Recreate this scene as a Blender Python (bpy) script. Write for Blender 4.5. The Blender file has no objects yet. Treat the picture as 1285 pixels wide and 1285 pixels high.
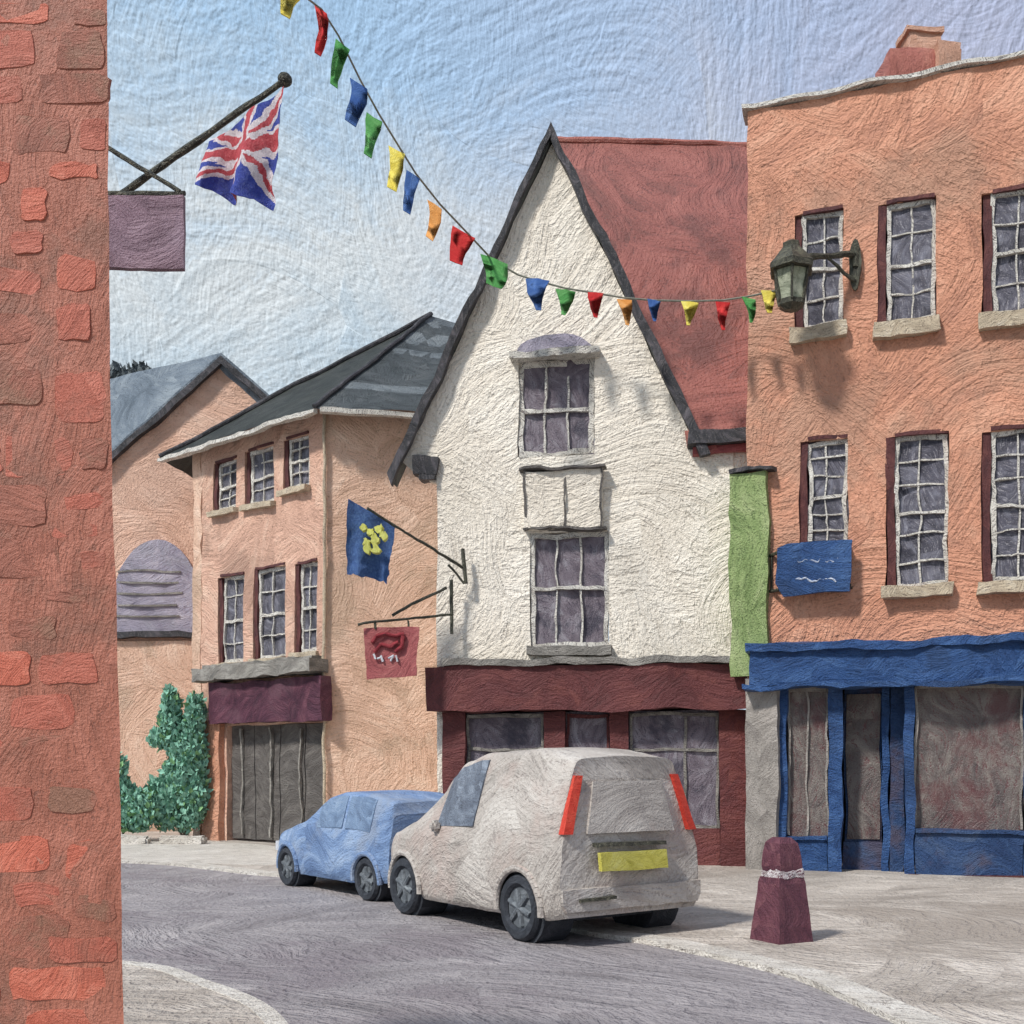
import bpy, bmesh, math, random
from mathutils import Vector, Matrix, noise
random.seed(7)
S = bpy.context.scene
C = S.collection
R = math.radians
EYE, F, HZ, CX = 1.8, 1378.0, 960.0, 642.5

# ------------------------------------------------------------------ camera
cd = bpy.data.cameras.new('camera'); cam = bpy.data.objects.new('camera', cd); C.objects.link(cam)
cam.location = (0, 0, EYE); cam.rotation_euler = (R(90), 0, 0)
cd.sensor_width = 36; cd.lens = 36*F/1285; cd.shift_y = (HZ-642.5)/1285; cd.clip_end = 2000
S.camera = cam
def at(px, py, d): return Vector(((px-CX)/F*d, d, EYE+(HZ-py)/F*d))
def gd(py): return EYE*F/(py-HZ)
def lin(c):
    return tuple(((v/255)/12.92 if v/255 <= .04045 else ((v/255+.055)/1.055)**2.4) for v in c)

def lins(c, k=.90, up=1.0):
    g = .35*c[0]+.45*c[1]+.20*c[2]
    return lin([min(252, (g+(v-g)*k)*up) for v in c])
# ------------------------------------------------------------------ brush stroke node group
def build_group():
    g = bpy.data.node_groups.new('brush_strokes', 'ShaderNodeTree')
    itf = g.interface
    def inp(n, t, d):
        s = itf.new_socket(name=n, in_out='INPUT', socket_type=t)
        if d is not None: s.default_value = d
    inp('Vector', 'NodeSocketVector', None)
    inp('Size', 'NodeSocketFloat', 1.0); inp('Angle', 'NodeSocketFloat', 0.0); inp('Spread', 'NodeSocketFloat', 3.0)
    for n in ('Height', 'Tone', 'Bristle', 'Lump', 'Fine'): itf.new_socket(name=n, in_out='OUTPUT', socket_type='NodeSocketFloat')
    N, L = g.nodes, g.links
    gi = N.new('NodeGroupInput'); go = N.new('NodeGroupOutput')
    def m(op, a, b=None, c=None, clamp=False):
        n = N.new('ShaderNodeMath'); n.operation = op; n.use_clamp = clamp
        for i, v in enumerate((a, b, c)):
            if v is None: continue
            if isinstance(v, (int, float)): n.inputs[i].default_value = v
            else: L.new(v, n.inputs[i])
        return n.outputs[0]
    def vm(op, a, b=None, s=None):
        n = N.new('ShaderNodeVectorMath'); n.operation = op
        for i, v in enumerate((a, b)):
            if v is None: continue
            if isinstance(v, (tuple, list)): n.inputs[i].default_value = v
            else: L.new(v, n.inputs[i])
        if s is not None:
            if isinstance(s, (int, float)): n.inputs['Scale'].default_value = s
            else: L.new(s, n.inputs['Scale'])
        return n.outputs[0]
    def noi(vec, sc, det=2.0, rough=.5):
        n = N.new('ShaderNodeTexNoise'); n.noise_dimensions = '2D'
        n.inputs['Scale'].default_value = sc; n.inputs['Detail'].default_value = det; n.inputs['Roughness'].default_value = rough
        L.new(vec, n.inputs['Vector']); return n
    inv = m('DIVIDE', 1.0, gi.outputs['Size'])
    p0 = vm('SCALE', gi.outputs['Vector'], s=inv)                 # patch size becomes 1
    w = noi(p0, .6, 0)
    wv = vm('SCALE', vm('SUBTRACT', w.outputs['Color'], (.5, .5, .5)), s=.9)
    p = vm('ADD', p0, wv)
    v = N.new('ShaderNodeTexVoronoi'); v.voronoi_dimensions = '2D'; v.inputs['Scale'].default_value = 1; v.inputs['Randomness'].default_value = 1
    L.new(p, v.inputs['Vector'])
    sx = N.new('ShaderNodeSeparateXYZ'); L.new(v.outputs['Color'], sx.inputs[0])
    th = m('ADD', gi.outputs['Angle'], m('MULTIPLY', m('SUBTRACT', sx.outputs[0], .5), gi.outputs['Spread']))
    rot = N.new('ShaderNodeVectorRotate'); rot.rotation_type = 'Z_AXIS'
    L.new(vm('SUBTRACT', p, v.outputs['Position']), rot.inputs['Vector']); L.new(th, rot.inputs['Angle'])
    q0 = rot.outputs[0]
    sq = N.new('ShaderNodeSeparateXYZ'); L.new(q0, sq.inputs[0])
    # arc the strokes a little, as a wrist does
    yy = m('ADD', sq.outputs[1], m('MULTIPLY', m('MULTIPLY', sq.outputs[0], sq.outputs[0]), m('SUBTRACT', sx.outputs[1], .5)))
    cx = N.new('ShaderNodeCombineXYZ'); L.new(m('ADD', m('MULTIPLY', sq.outputs[0], .16), m('MULTIPLY', sx.outputs[2], 17.)), cx.inputs[0]); L.new(yy, cx.inputs[1])
    q = cx.outputs[0]
    br = noi(q, 15., 3, .65).outputs[0]
    cx2 = N.new('ShaderNodeCombineXYZ'); L.new(m('ADD', m('MULTIPLY', sq.outputs[0], .3), m('MULTIPLY', sx.outputs[2], 9.)), cx2.inputs[0]); L.new(yy, cx2.inputs[1])
    st = noi(cx2.outputs[0], 3.2, 2, .55).outputs[0]
    lump = noi(p0, 3.4, 4, .6).outputs[0]
    ridge = m('SUBTRACT', 1.0, m('MULTIPLY', m('ABSOLUTE', m('SUBTRACT', lump, .5)), 16.), clamp=True)   # palette-knife lips
    h = m('ADD', m('MULTIPLY', br, .85), m('MULTIPLY', ridge, .16))
    h = m('ADD', h, m('MULTIPLY', st, .55))
    fine = noi(p0, 24., 3, .7).outputs[0]; L.new(fine, go.inputs['Fine'])
    h = m('ADD', h, m('MULTIPLY', fine, .5))
    big = noi(p0, .75, 4, .6).outputs[0]
    tone = m('ADD', m('ADD', m('MULTIPLY', st, .42), m('MULTIPLY', fine, .22)), m('ADD', m('MULTIPLY', big, .30), m('MULTIPLY', sx.outputs[1], .06)))
    L.new(h, go.inputs['Height']); L.new(tone, go.inputs['Tone']); L.new(br, go.inputs['Bristle']); L.new(lump, go.inputs['Lump'])
    return g
G = build_group()

def paint(name, dark, mid, light, size=1.0, angle=0., spread=2.6, under=None, ua=.35, bump=.05, rough=.55, spec=.35, metal=0., patch=None, dry=0.):
    """oil-painted surface: three tones laid in strokes, thin under-paint showing in the bristle furrows"""
    m = bpy.data.materials.new(name); m.use_nodes = True
    N, L = m.node_tree.nodes, m.node_tree.links
    b = N['Principled BSDF']
    uv = N.new('ShaderNodeUVMap'); uv.uv_map = 'UVMap'
    oi = N.new('ShaderNodeObjectInfo')
    mul = N.new('ShaderNodeMath'); mul.operation = 'MULTIPLY'; mul.inputs[1].default_value = 41; L.new(oi.outputs['Random'], mul.inputs[0])
    add = N.new('ShaderNodeVectorMath'); add.operation = 'ADD'; L.new(uv.outputs[0], add.inputs[0]); L.new(mul.outputs[0], add.inputs[1])
    g = N.new('ShaderNodeGroup'); g.node_tree = G
    L.new(add.outputs[0], g.inputs['Vector']); g.inputs['Size'].default_value = size
    g.inputs['Angle'].default_value = R(angle); g.inputs['Spread'].default_value = spread
    r = N.new('ShaderNodeValToRGB'); e = r.color_ramp.elements
    e[0].position = .34; e[0].color = (*lins(dark), 1); e[1].position = .66; e[1].color = (*lins(light), 1)
    k = e.new(.5); k.color = (*lins(mid), 1)
    L.new(g.outputs['Tone'], r.inputs[0]); col = r.outputs[0]
    if under:
        ss = N.new('ShaderNodeMapRange'); ss.inputs['From Min'].default_value = .40; ss.inputs['From Max'].default_value = .30
        ss.inputs['To Min'].default_value = 0; ss.inputs['To Max'].default_value = ua; ss.interpolation_type = 'SMOOTHSTEP'
        av = N.new('ShaderNodeMath'); av.operation = 'ADD'; L.new(g.outputs['Bristle'], av.inputs[0])
        a2 = N.new('ShaderNodeMath'); a2.operation = 'MULTIPLY_ADD'; L.new(g.outputs['Fine'], a2.inputs[0]); a2.inputs[1].default_value = .9; a2.inputs[2].default_value = -.40-dry
        L.new(a2.outputs[0], av.inputs[1]); L.new(av.outputs[0], ss.inputs['Value'])
        mx = N.new('ShaderNodeMix'); mx.data_type = 'RGBA'; L.new(ss.outputs[0], mx.inputs[0]); L.new(col, mx.inputs[6]); mx.inputs[7].default_value = (*lins(under), 1)
        col = mx.outputs[2]
    if patch:
        ps = N.new('ShaderNodeMapRange'); ps.inputs['From Min'].default_value = .50; ps.inputs['From Max'].default_value = .66; ps.inputs['To Max'].default_value = patch[1]; ps.interpolation_type = 'SMOOTHSTEP'
        pn = N.new('ShaderNodeTexNoise'); pn.noise_dimensions = '2D'; pn.inputs['Scale'].default_value = .42/size; pn.inputs['Detail'].default_value = 5; pn.inputs['Roughness'].default_value = .68; L.new(add.outputs[0], pn.inputs['Vector'])
        L.new(pn.outputs[0], ps.inputs['Value'])
        mp = N.new('ShaderNodeMix'); mp.data_type = 'RGBA'; L.new(ps.outputs[0], mp.inputs[0]); L.new(col, mp.inputs[6]); mp.inputs[7].default_value = (*lins(patch[0]), 1); col = mp.outputs[2]
    L.new(col, b.inputs['Base Color'])
    b.inputs['Roughness'].default_value = rough; b.inputs['Specular IOR Level'].default_value = spec; b.inputs['Metallic'].default_value = metal
    bp = N.new('ShaderNodeBump'); bp.inputs['Strength'].default_value = 1; bp.inputs['Distance'].default_value = bump*size
    L.new(g.outputs['Height'], bp.inputs['Height']); L.new(bp.outputs[0], b.inputs['Normal'])
    return m

M = {}
def mk(k, *a, **w): M[k] = paint(k, *a, **w)
mk('orange_wall', (186,126,100), (214,146,114), (228,166,134), size=1.3, under=(150,105,80), ua=.45, bump=.055, patch=((176,134,110), .6))
mk('peach_wall', (214,164,136), (234,184,156), (244,202,176), size=1.2, under=(160,120,95), ua=.3, bump=.055, patch=((212,170,146), .6))
mk('pink_wall', (204,156,132), (226,176,150), (238,198,172), size=1.0, under=(140,100,82), ua=.55, bump=.06, patch=((176,136,116), .7))
mk('buff_wall', (206,164,136), (228,184,156), (238,202,176), size=1.0, under=(150,115,85), ua=.5, bump=.05, patch=((190,158,132), .7))
mk('white_wall', (224,212,194), (236,225,208), (244,235,220), size=1.5, under=(170,158,142), ua=.55, bump=.045, patch=((222,210,192), .7))
mk('white_trim', (205,198,186), (232,226,214), (245,240,230), size=.35, under=(92,80,82), ua=.9, bump=.10, dry=.10)
mk('cream_sill', (185,165,140), (214,194,164), (232,216,190), size=.35, under=(110,90,80), ua=.8, bump=.11, dry=.06)
mk('red_roof', (124,76,68), (158,92,82), (174,106,94), size=1.3, angle=55, spread=2.0, under=(96,62,60), ua=.5, bump=.05, patch=((116,72,66), .8))
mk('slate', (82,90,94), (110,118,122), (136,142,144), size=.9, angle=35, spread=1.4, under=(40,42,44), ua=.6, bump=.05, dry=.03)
mk('slate_blue', (84,96,108), (112,124,136), (142,152,160), size=.9, angle=50, spread=1.2, under=(54,60,66), ua=.6, bump=.06)
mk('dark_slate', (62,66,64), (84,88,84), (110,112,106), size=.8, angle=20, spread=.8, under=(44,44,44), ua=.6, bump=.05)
mk('barge', (40,40,44), (60,60,64), (104,98,104), size=.4, angle=65, spread=1., under=(120,112,110), ua=.6, bump=.08, dry=.06)
mk('maroon', (88,44,44), (110,54,54), (128,68,62), size=.7, angle=0, spread=1.2, under=(66,32,36), ua=.4, bump=.06, patch=((100,48,48), .8))
mk('plum', (66,30,50), (92,46,66), (122,70,86), size=.5, under=(44,20,36), ua=.5, bump=.09, patch=((110,70,84), .8))
mk('shade_plinth_maroon', (72,36,40), (96,50,50), (122,70,64), size=.4, angle=90, spread=.8, under=(50,28,34), ua=.5, bump=.07)  # dark tone painting the shade at window reveals; also the plinth colour
mk('blue', (38,70,122), (50,88,146), (74,112,168), size=.6, angle=0, spread=.9, under=(28,46,84), ua=.4, bump=.11, rough=.42, patch=((44,72,116), .8))
mk('blue_worn', (34,60,104), (44,74,120), (70,92,128), size=.6, angle=0, spread=2., under=(26,40,70), ua=.5, bump=.07, patch=((84,70,82), .7))
mk('glass', (44,42,56), (84,82,96), (132,132,146), size=.4, angle=70, spread=1.6, under=(176,172,178), ua=.6, bump=.05, rough=.35, spec=.5, dry=.06, patch=((46,44,58), .85))
mk('glass_mauve', (84,72,84), (118,106,116), (154,148,156), size=.45, angle=80, spread=1.4, under=(52,50,64), ua=.75, bump=.05, rough=.35, spec=.5, dry=.05, patch=((58,54,70), .85))
mk('glass_brown', (70,62,62), (104,94,90), (134,126,118), size=.55, angle=85, spread=1.2, under=(96,48,52), ua=.8, bump=.035, rough=.32, spec=.5, dry=.06, patch=((96,50,52), .7))
mk('shutter_grey', (78,72,68), (100,94,90), (126,120,114), size=.5, angle=0, spread=1.2, under=(52,48,46), ua=.6, bump=.07, dry=.04)
mk('grey_trim', (110,106,100), (146,140,132), (180,174,164), size=.5, spread=1., under=(76,72,68), ua=.6, bump=.09, dry=.05)
mk('pier', (132,124,118), (158,150,142), (184,174,166), size=.6, angle=90, spread=1., under=(104,98,94), ua=.5, bump=.06)
mk('green_wall', (118,142,80), (150,172,106), (180,194,134), size=.7, angle=90, spread=.5, under=(84,104,60), ua=.65, bump=.08, dry=.06)
mk('lavender', (150,142,162), (176,168,186), (202,194,206), size=.6, angle=0, spread=1.2, under=(104,100,120), ua=.5, bump=.09, patch=((160,156,170), .7))
mk('iron', (34,34,28), (54,54,44), (96,96,78), size=.2, under=(130,126,104), ua=.8, bump=.08, rough=.45, dry=.08)
mk('lantern_glass', (92,98,78), (150,156,130), (206,208,180), size=.3, angle=80, under=(60,62,50), ua=.6, bump=.06, rough=.35)
mk('sign_purple', (112,84,98), (138,108,122), (158,128,142), size=.22, spread=1.4, under=(88,66,80), ua=.5, bump=.035, patch=((150,124,140), .7))
mk('sign_rose', (150,70,72), (182,92,92), (200,118,112), size=.4, under=(120,54,60), ua=.4, bump=.08)
mk('emblem_red', (120,34,44), (158,44,54), (180,66,70), size=.2, bump=.1)
mk('road', (128,121,122), (150,143,144), (172,164,163), size=1.6, angle=-10, spread=2.8, under=(92,88,96), ua=.35, bump=.045, rough=.7, patch=((128,118,122), .8))
mk('pavement', (160,149,138), (188,177,165), (220,209,196), size=1.6, angle=0, spread=2.6, under=(134,124,114), ua=.5, bump=.05, rough=.7, patch=((160,148,136), .85))
mk('kerb_stone', (196,188,176), (220,212,200), (236,230,220), size=.6, angle=0, spread=1.0, under=(166,156,146), ua=.9, bump=.07, rough=.7, dry=.08)
mk('ground', (120,118,104), (140,136,120), (158,152,136), size=3, bump=.03)
mk('brick_base', (154,90,70), (176,104,82), (194,120,98), size=.2, angle=90, spread=.5, under=(120,78,66), ua=.5, bump=.035, patch=((142,94,76), .8))
mk('brick_a', (188,90,66), (210,106,80), (222,128,102), size=.14, spread=2.4, under=(168,84,66), ua=.5, bump=.045, patch=((186,98,76), .8))
mk('brick_b', (170,86,66), (194,102,80), (208,118,96), size=.14, spread=2.4, under=(150,84,68), ua=.5, bump=.045, patch=((172,100,80), .9))
mk('brick_c', (142,84,66), (166,98,78), (188,112,90), size=.14, spread=2.4, under=(120,74,60), ua=.5, bump=.045, patch=((152,106,84), .9))
mk('silver', (152,144,136), (184,175,166), (206,199,190), size=1.0, angle=25, spread=.9, under=(130,118,114), ua=.45, bump=.035, rough=.6, patch=((178,158,148), .8), dry=.03, spec=.25)
mk('car_blue', (90,116,158), (118,146,188), (156,178,208), size=.6, angle=0, spread=.9, under=(76,92,124), ua=.55, bump=.045, rough=.6, spec=.25, patch=((150,160,176), .6))
mk('car_glass', (62,66,78), (98,106,120), (140,150,164), size=.5, angle=10, spread=.9, under=(44,46,54), ua=.6, bump=.03, rough=.3)
mk('car_glass_blue', (84,104,134), (112,136,168), (150,170,194), size=.4, angle=10, spread=.9, under=(56,66,86), ua=.6, bump=.03, rough=.3)
mk('car_glass_pale', (150,142,136), (178,170,162), (200,193,184), size=.6, angle=20, spread=.9, under=(122,116,114), ua=.4, bump=.03, rough=.55, patch=((180,164,154), .8), spec=.25)
mk('tyre', (34,38,46), (50,54,62), (74,78,86), size=.3, under=(24,26,30), ua=.5, bump=.06)
mk('rim', (72,78,84), (104,110,116), (144,150,154), size=.2, under=(50,54,60), ua=.6, bump=.06)
mk('red_light', (196,44,28), (224,58,38), (236,84,60), size=.3, angle=70, under=(180,40,34), ua=.3, bump=.06)
mk('plate', (206,196,66), (230,220,92), (240,234,130), size=.25, under=(170,160,60), ua=.4, bump=.1)
mk('bollard', (84,42,58), (108,58,72), (130,80,88), size=.4, angle=90, spread=.7, under=(60,28,44), ua=.5, bump=.06)
mk('leaf_teal', (112,160,138), (134,188,164), (156,204,178), size=.3, under=(100,146,128), ua=.4, bump=.03, rough=.9, spec=.08)
mk('leaf_light', (104,152,100), (130,180,118), (150,196,136), size=.3, bump=.05)
mk('leaf_far', (76,86,90), (96,106,110), (120,128,132), size=.5, bump=.05)
mk('bark', (64,56,46), (84,74,62), (104,94,80), size=.3, bump=.05)
mk('flag_red', (176,44,56), (196,60,70), (214,100,104), size=.12, angle=60, spread=1.5, under=(150,40,52), ua=.4, bump=.07)
mk('flag_white', (200,188,194), (226,214,218), (240,232,232), size=.12, angle=60, spread=1.5, under=(180,150,162), ua=.5, bump=.08)
mk('flag_navy', (34,50,150), (46,66,168), (74,96,180), size=.12, angle=60, spread=1.5, under=(60,54,110), ua=.4, bump=.07)
mk('flag_blue', (42,74,130), (56,92,150), (76,112,164), size=.4, angle=70, under=(34,56,100), ua=.4, bump=.06)
mk('star_yellow', (206,206,80), (224,224,104), (236,236,130), size=.2, bump=.1)
mk('lettering', (196,200,210), (220,222,228), (236,236,240), size=.15, bump=.1)
mk('worn_letter', (150,162,190), (188,196,212), (226,228,236), size=.2, under=(60,92,146), ua=.9, dry=.08, bump=.05)
mk('worn_white', (190,180,182), (220,212,212), (236,230,230), size=.2, under=(108,58,72), ua=1., dry=.16, bump=.08)
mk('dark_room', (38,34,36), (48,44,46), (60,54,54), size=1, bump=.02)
mk('b_yellow', (214,190,60), (236,214,84), (244,230,120), size=.35, bump=.03, rough=.7, spec=.15)
mk('b_red', (186,34,36), (208,44,44), (222,70,62), size=.35, bump=.03, rough=.7, spec=.15)
mk('b_green', (62,138,66), (84,158,80), (112,176,102), size=.35, bump=.03, rough=.7, spec=.15)
mk('b_blue', (48,84,150), (62,100,166), (90,124,180), size=.35, bump=.03, rough=.7, spec=.15)
mk('b_orange', (222,140,62), (236,158,80), (242,178,108), size=.35, bump=.03, rough=.7, spec=.15)
mk('cord', (96,96,84), (120,120,106), (148,146,130), size=.3, bump=.03)
mk('chimney_red', (164,92,80), (186,108,94), (204,132,114), size=.6, under=(120,70,66), ua=.4, bump=.07)
mk('chimney_tan', (190,138,112), (212,158,130), (228,180,154), size=.6, under=(150,110,90), ua=.4, bump=.07)

# ------------------------------------------------------------------ mesh tools (coordinates in metres, world unless rooted)
UVREF = Vector((.05, .3, 1))
def new(): return bmesh.new()
def add_faces(bm, pts, faces, mi=0):
    vs = [bm.verts.new(p) for p in pts]
    for f in faces:
        try:
            q = bm.faces.new([vs[i] for i in f]); q.material_index = mi
        except ValueError: pass
    return vs
def frame_box(bm, o, ex, ey, ez, x0, x1, y0, y1, z0, z1, mi=0):
    P = [o+ex*x+ey*y+ez*z for z in (z0, z1) for x, y in ((x0, y0), (x1, y0), (x1, y1), (x0, y1))]
    add_faces(bm, P, [(0,3,2,1), (4,5,6,7), (0,1,5,4), (1,2,6,5), (2,3,7,6), (3,0,4,7)], mi)
EX, EY, EZ = Vector((1,0,0)), Vector((0,1,0)), Vector((0,0,1))
def box(bm, x0, x1, y0, y1, z0, z1, mi=0): frame_box(bm, Vector(), EX, EY, EZ, x0, x1, y0, y1, z0, z1, mi)
def tube(bm, a, b, r0, r1=None, n=8, mi=0):
    a, b = Vector(a), Vector(b); r1 = r0 if r1 is None else r1
    d = (b-a).normalized(); s = d.cross(EZ if abs(d.z) < .9 else EX).normalized(); t = d.cross(s)
    P = [a+(s*math.cos(k*2*math.pi/n)+t*math.sin(k*2*math.pi/n))*r0 for k in range(n)] + \
        [b+(s*math.cos(k*2*math.pi/n)+t*math.sin(k*2*math.pi/n))*r1 for k in range(n)]
    add_faces(bm, P, [(k, (k+1) % n, n+(k+1) % n, n+k) for k in range(n)]+[tuple(range(n))[::-1], tuple(range(n, 2*n))], mi)
def prism(bm, poly, off, mi=0):
    """poly: list of points (planar), extruded by vector off"""
    n = len(poly); P = [Vector(p) for p in poly]+[Vector(p)+off for p in poly]
    add_faces(bm, P, [tuple(range(n))[::-1], tuple(range(n, 2*n))]+[(k, (k+1) % n, n+(k+1) % n, n+k) for k in range(n)], mi)
def uvs(bm):
    bm.normal_update(); lay = (bm.loops.layers.uv.get('UVMap') or bm.loops.layers.uv.new('UVMap'))
    for f in bm.faces:
        n = f.normal
        n = Vector((round(n.x, 2), round(n.y, 2), round(n.z, 2)))
        if n.length < .1: n = Vector((0, -1, 0))
        n.normalize(); T = n.cross(UVREF)
        T = T.normalized() if T.length > .01 else EX.copy()
        B = T.cross(n)*-1
        for l in f.loops: l[lay].uv = (l.vert.co.dot(T), l.vert.co.dot(B))
def wobble_pt(p, amp, fr):
    n1 = noise.noise_vector(p*fr); n2 = noise.noise_vector(p*fr*3.1+Vector((7, 3, 1)))
    return p+(n1*1.0+n2*.5)*amp
def finish(name, bm, mats, root=None, parent=None, amp=.03, fr=1.0, cell=.3, subdiv=True, keepuv=False, smooth=True):
    """root: the thing's Empty (mesh coordinates are world, shifted to it); parent: what it hangs under"""
    bmesh.ops.recalc_face_normals(bm, faces=bm.faces)
    if not keepuv: uvs(bm)
    if subdiv and amp > 0:
        for _ in range(7):
            es = [e for e in bm.edges if e.calc_length() > cell*1.6]
            if not es or len(bm.faces) > 25000: break
            bmesh.ops.subdivide_edges(bm, edges=es, cuts=1, use_grid_fill=True)
    bm.normal_update()
    for e in bm.edges:
        if len(e.link_faces) == 2 and e.calc_face_angle(0) > R(28): e.smooth = False
    for f in bm.faces: f.smooth = smooth
    if amp > 0:
        for v in bm.verts: v.co = wobble_pt(v.co, amp, fr)
    if root is not None:
        for v in bm.verts: v.co -= root['_loc']
    me = bpy.data.meshes.new(name); bm.to_mesh(me); bm.free()
    if not isinstance(mats, (list, tuple)): mats = [mats]
    for m in mats: me.materials.append(M[m])
    o = bpy.data.objects.new(name, me); C.objects.link(o)
    p = parent if parent is not None else (root['_obj'] if root is not None else None)
    if p is not None: o.parent = p
    return o
def tag(o, label=None, cat=None, group=None, kind=None):
    if label: o['label'] = label
    if cat: o['category'] = cat
    if group: o['group'] = group
    if kind: o['kind'] = kind
    return o
def thing(name, label, cat, loc, group=None, rz=0):
    o = bpy.data.objects.new(name, None); C.objects.link(o); o.location = loc; o.rotation_euler = (0, 0, rz); o.empty_display_size = .2
    tag(o, label, cat, group)
    return {'_obj': o, '_loc': Vector(loc)}
def setting(name, bm, mats, **k):
    o = finish(name, bm, mats, **k); o['kind'] = 'structure'; return o

class Facade:
    def __init__(s, px0, d0, px1, d1):
        s.a = at(px0, HZ, d0); s.a.z = 0; b = at(px1, HZ, d1); b.z = 0
        s.u = (b-s.a).normalized(); s.len = (b-s.a).length; s.n = Vector((s.u.y, -s.u.x, 0))
    def uz(s, px, py):
        r = Vector(((px-CX)/F, 1, (HZ-py)/F)); o = Vector((0, 0, EYE))
        t = (s.a-o).dot(s.n)/r.dot(s.n); p = o+r*t
        return (p-s.a).dot(s.u), p.z
    def rect(s, x0, y0, x1, y1):
        """pixel box -> u0,u1,z0,z1 on the wall plane"""
        xm, ym = (x0+x1)/2, (y0+y1)/2
        return s.uz(x0, ym)[0], s.uz(x1, ym)[0], s.uz(xm, y1)[1], s.uz(xm, y0)[1]
    def P(s, u, z, out=0): return s.a+s.u*u+EZ*z+s.n*out
    def box(s, bm, u0, u1, z0, z1, o0, o1, mi=0): frame_box(bm, s.a, s.u, s.n, EZ, u0, u1, o0, o1, z0, z1, mi)
    def wall(s, bm, u0, u1, z0, z1, holes, thick=.35, cuts=(), cell=.28, mi=0):
        def axis(lo, hi, marks):
            ms = sorted(set([lo, hi]+[m for m in marks if lo < m < hi])); out = []
            for a, b in zip(ms, ms[1:]):
                n = max(1, round((b-a)/cell)); out += [a+(b-a)*k/n for k in range(n)]
            return out+[hi]
        us = axis(u0, u1, [h[0] for h in holes]+[h[1] for h in holes]); zs = axis(z0, z1, [h[2] for h in holes]+[h[3] for h in holes])
        b2 = bmesh.new(); V = {}
        def v(i, j):
            if (i, j) not in V: V[i, j] = b2.verts.new(s.P(us[i], zs[j]))
            return V[i, j]
        for i in range(len(us)-1):
            for j in range(len(zs)-1):
                cu, cz = (us[i]+us[i+1])/2, (zs[j]+zs[j+1])/2
                if any(h[0] < cu < h[1] and h[2] < cz < h[3] for h in holes): continue
                f = b2.faces.new([v(i, j), v(i+1, j), v(i+1, j+1), v(i, j+1)]); f.material_index = mi
        for co, no in cuts:
            bmesh.ops.bisect_plane(b2, geom=b2.verts[:]+b2.edges[:]+b2.faces[:], plane_co=co, plane_no=no, clear_outer=True)
        bmesh.ops.recalc_face_normals(b2, faces=b2.faces)
        ret = bmesh.ops.extrude_face_region(b2, geom=b2.faces[:], use_keep_orig=True)
        vs = [g for g in ret['geom'] if isinstance(g, bmesh.types.BMVert)]
        bmesh.ops.translate(b2, verts=vs, vec=-s.n*thick)
        me = bpy.data.meshes.new('t'); b2.to_mesh(me); b2.free(); bm.from_mesh(me); bpy.data.meshes.remove(me)

AMP = .035
def window(fa, root, rc, cols=2, rows=4, depth=.14, fw=.06, glass='glass', frame='white_trim', sill='cream_sill', sill_w=.14, reveal_shade=None, arch=0, jit=.04, sill_h=.12, group=None):
    """a frame with glazing bars standing in a real opening; pane, sill, surround as its own parts"""
    u0, u1, z0, z1 = rc
    bm = new(); j = lambda a=jit: random.uniform(-a, a)
    s0 = u0; 
    if reveal_shade: s0 = u0+reveal_shade
    F0, F1 = -depth, -depth+.07
    fa.box(bm, s0, s0+fw, z0, z1, F0, F1); fa.box(bm, u1-fw, u1, z0, z1, F0, F1)
    fa.box(bm, s0+fw, u1-fw, z1-fw*1.2, z1, F0, F1); fa.box(bm, s0+fw, u1-fw, z0, z0+fw*1.1, F0, F1)
    zm = (z0+z1)/2+j()
    fa.box(bm, s0+fw, u1-fw, zm-fw*.4, zm+fw*.4, F0+.003, F1+.012)
    bw = fw*.40
    for c in range(1, cols):
        u = s0+(u1-s0)*c/cols+j(); fa.box(bm, u-bw/2, u+bw/2, z0+fw*1.1, zm-fw*.4, F0+.01, F1-.012); u += j(.012)
        fa.box(bm, u-bw/2, u+bw/2, zm+fw*.4, z1-fw*1.2, F0+.01, F1-.012)
    for r in range(1, rows):
        if r*2 == rows: continue
        z = z0+(z1-z0)*r/rows+j(); fa.box(bm, s0+fw, u1-fw, z-bw/2, z+bw/2, F0+.016, F1-.006)
    w = finish('window', bm, frame, root, amp=AMP*1.4, fr=2.2, cell=.09)
    bm = new(); fa.box(bm, s0+.01, u1-.01, z0+.01, z1-.01, -depth-.05, -depth+.018)
    finish('pane', bm, glass, root, w, amp=AMP, fr=1.0, cell=.2)
    if sill_w:
        bm = new(); fa.box(bm, u0-.06, u1+.06, z0-sill_h, z0-.004, -.1, sill_w)
        finish('sill', bm, sill, root, w, amp=AMP*1.3, fr=2.2, cell=.12)
    if reveal_shade:
        bm = new(); fa.box(bm, u0+.003, s0-.003, z0, z1-.003, -depth-.02, -.03); fa.box(bm, s0, u1, z1-.005, z1+reveal_shade*.4, -.08, .03)
        finish('reveal_shade', bm, 'shade_plinth_maroon', root, w, amp=AMP, fr=1.6, cell=.15)  # maroon strips painting in the shade along the opening's left and top
    return w

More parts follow.
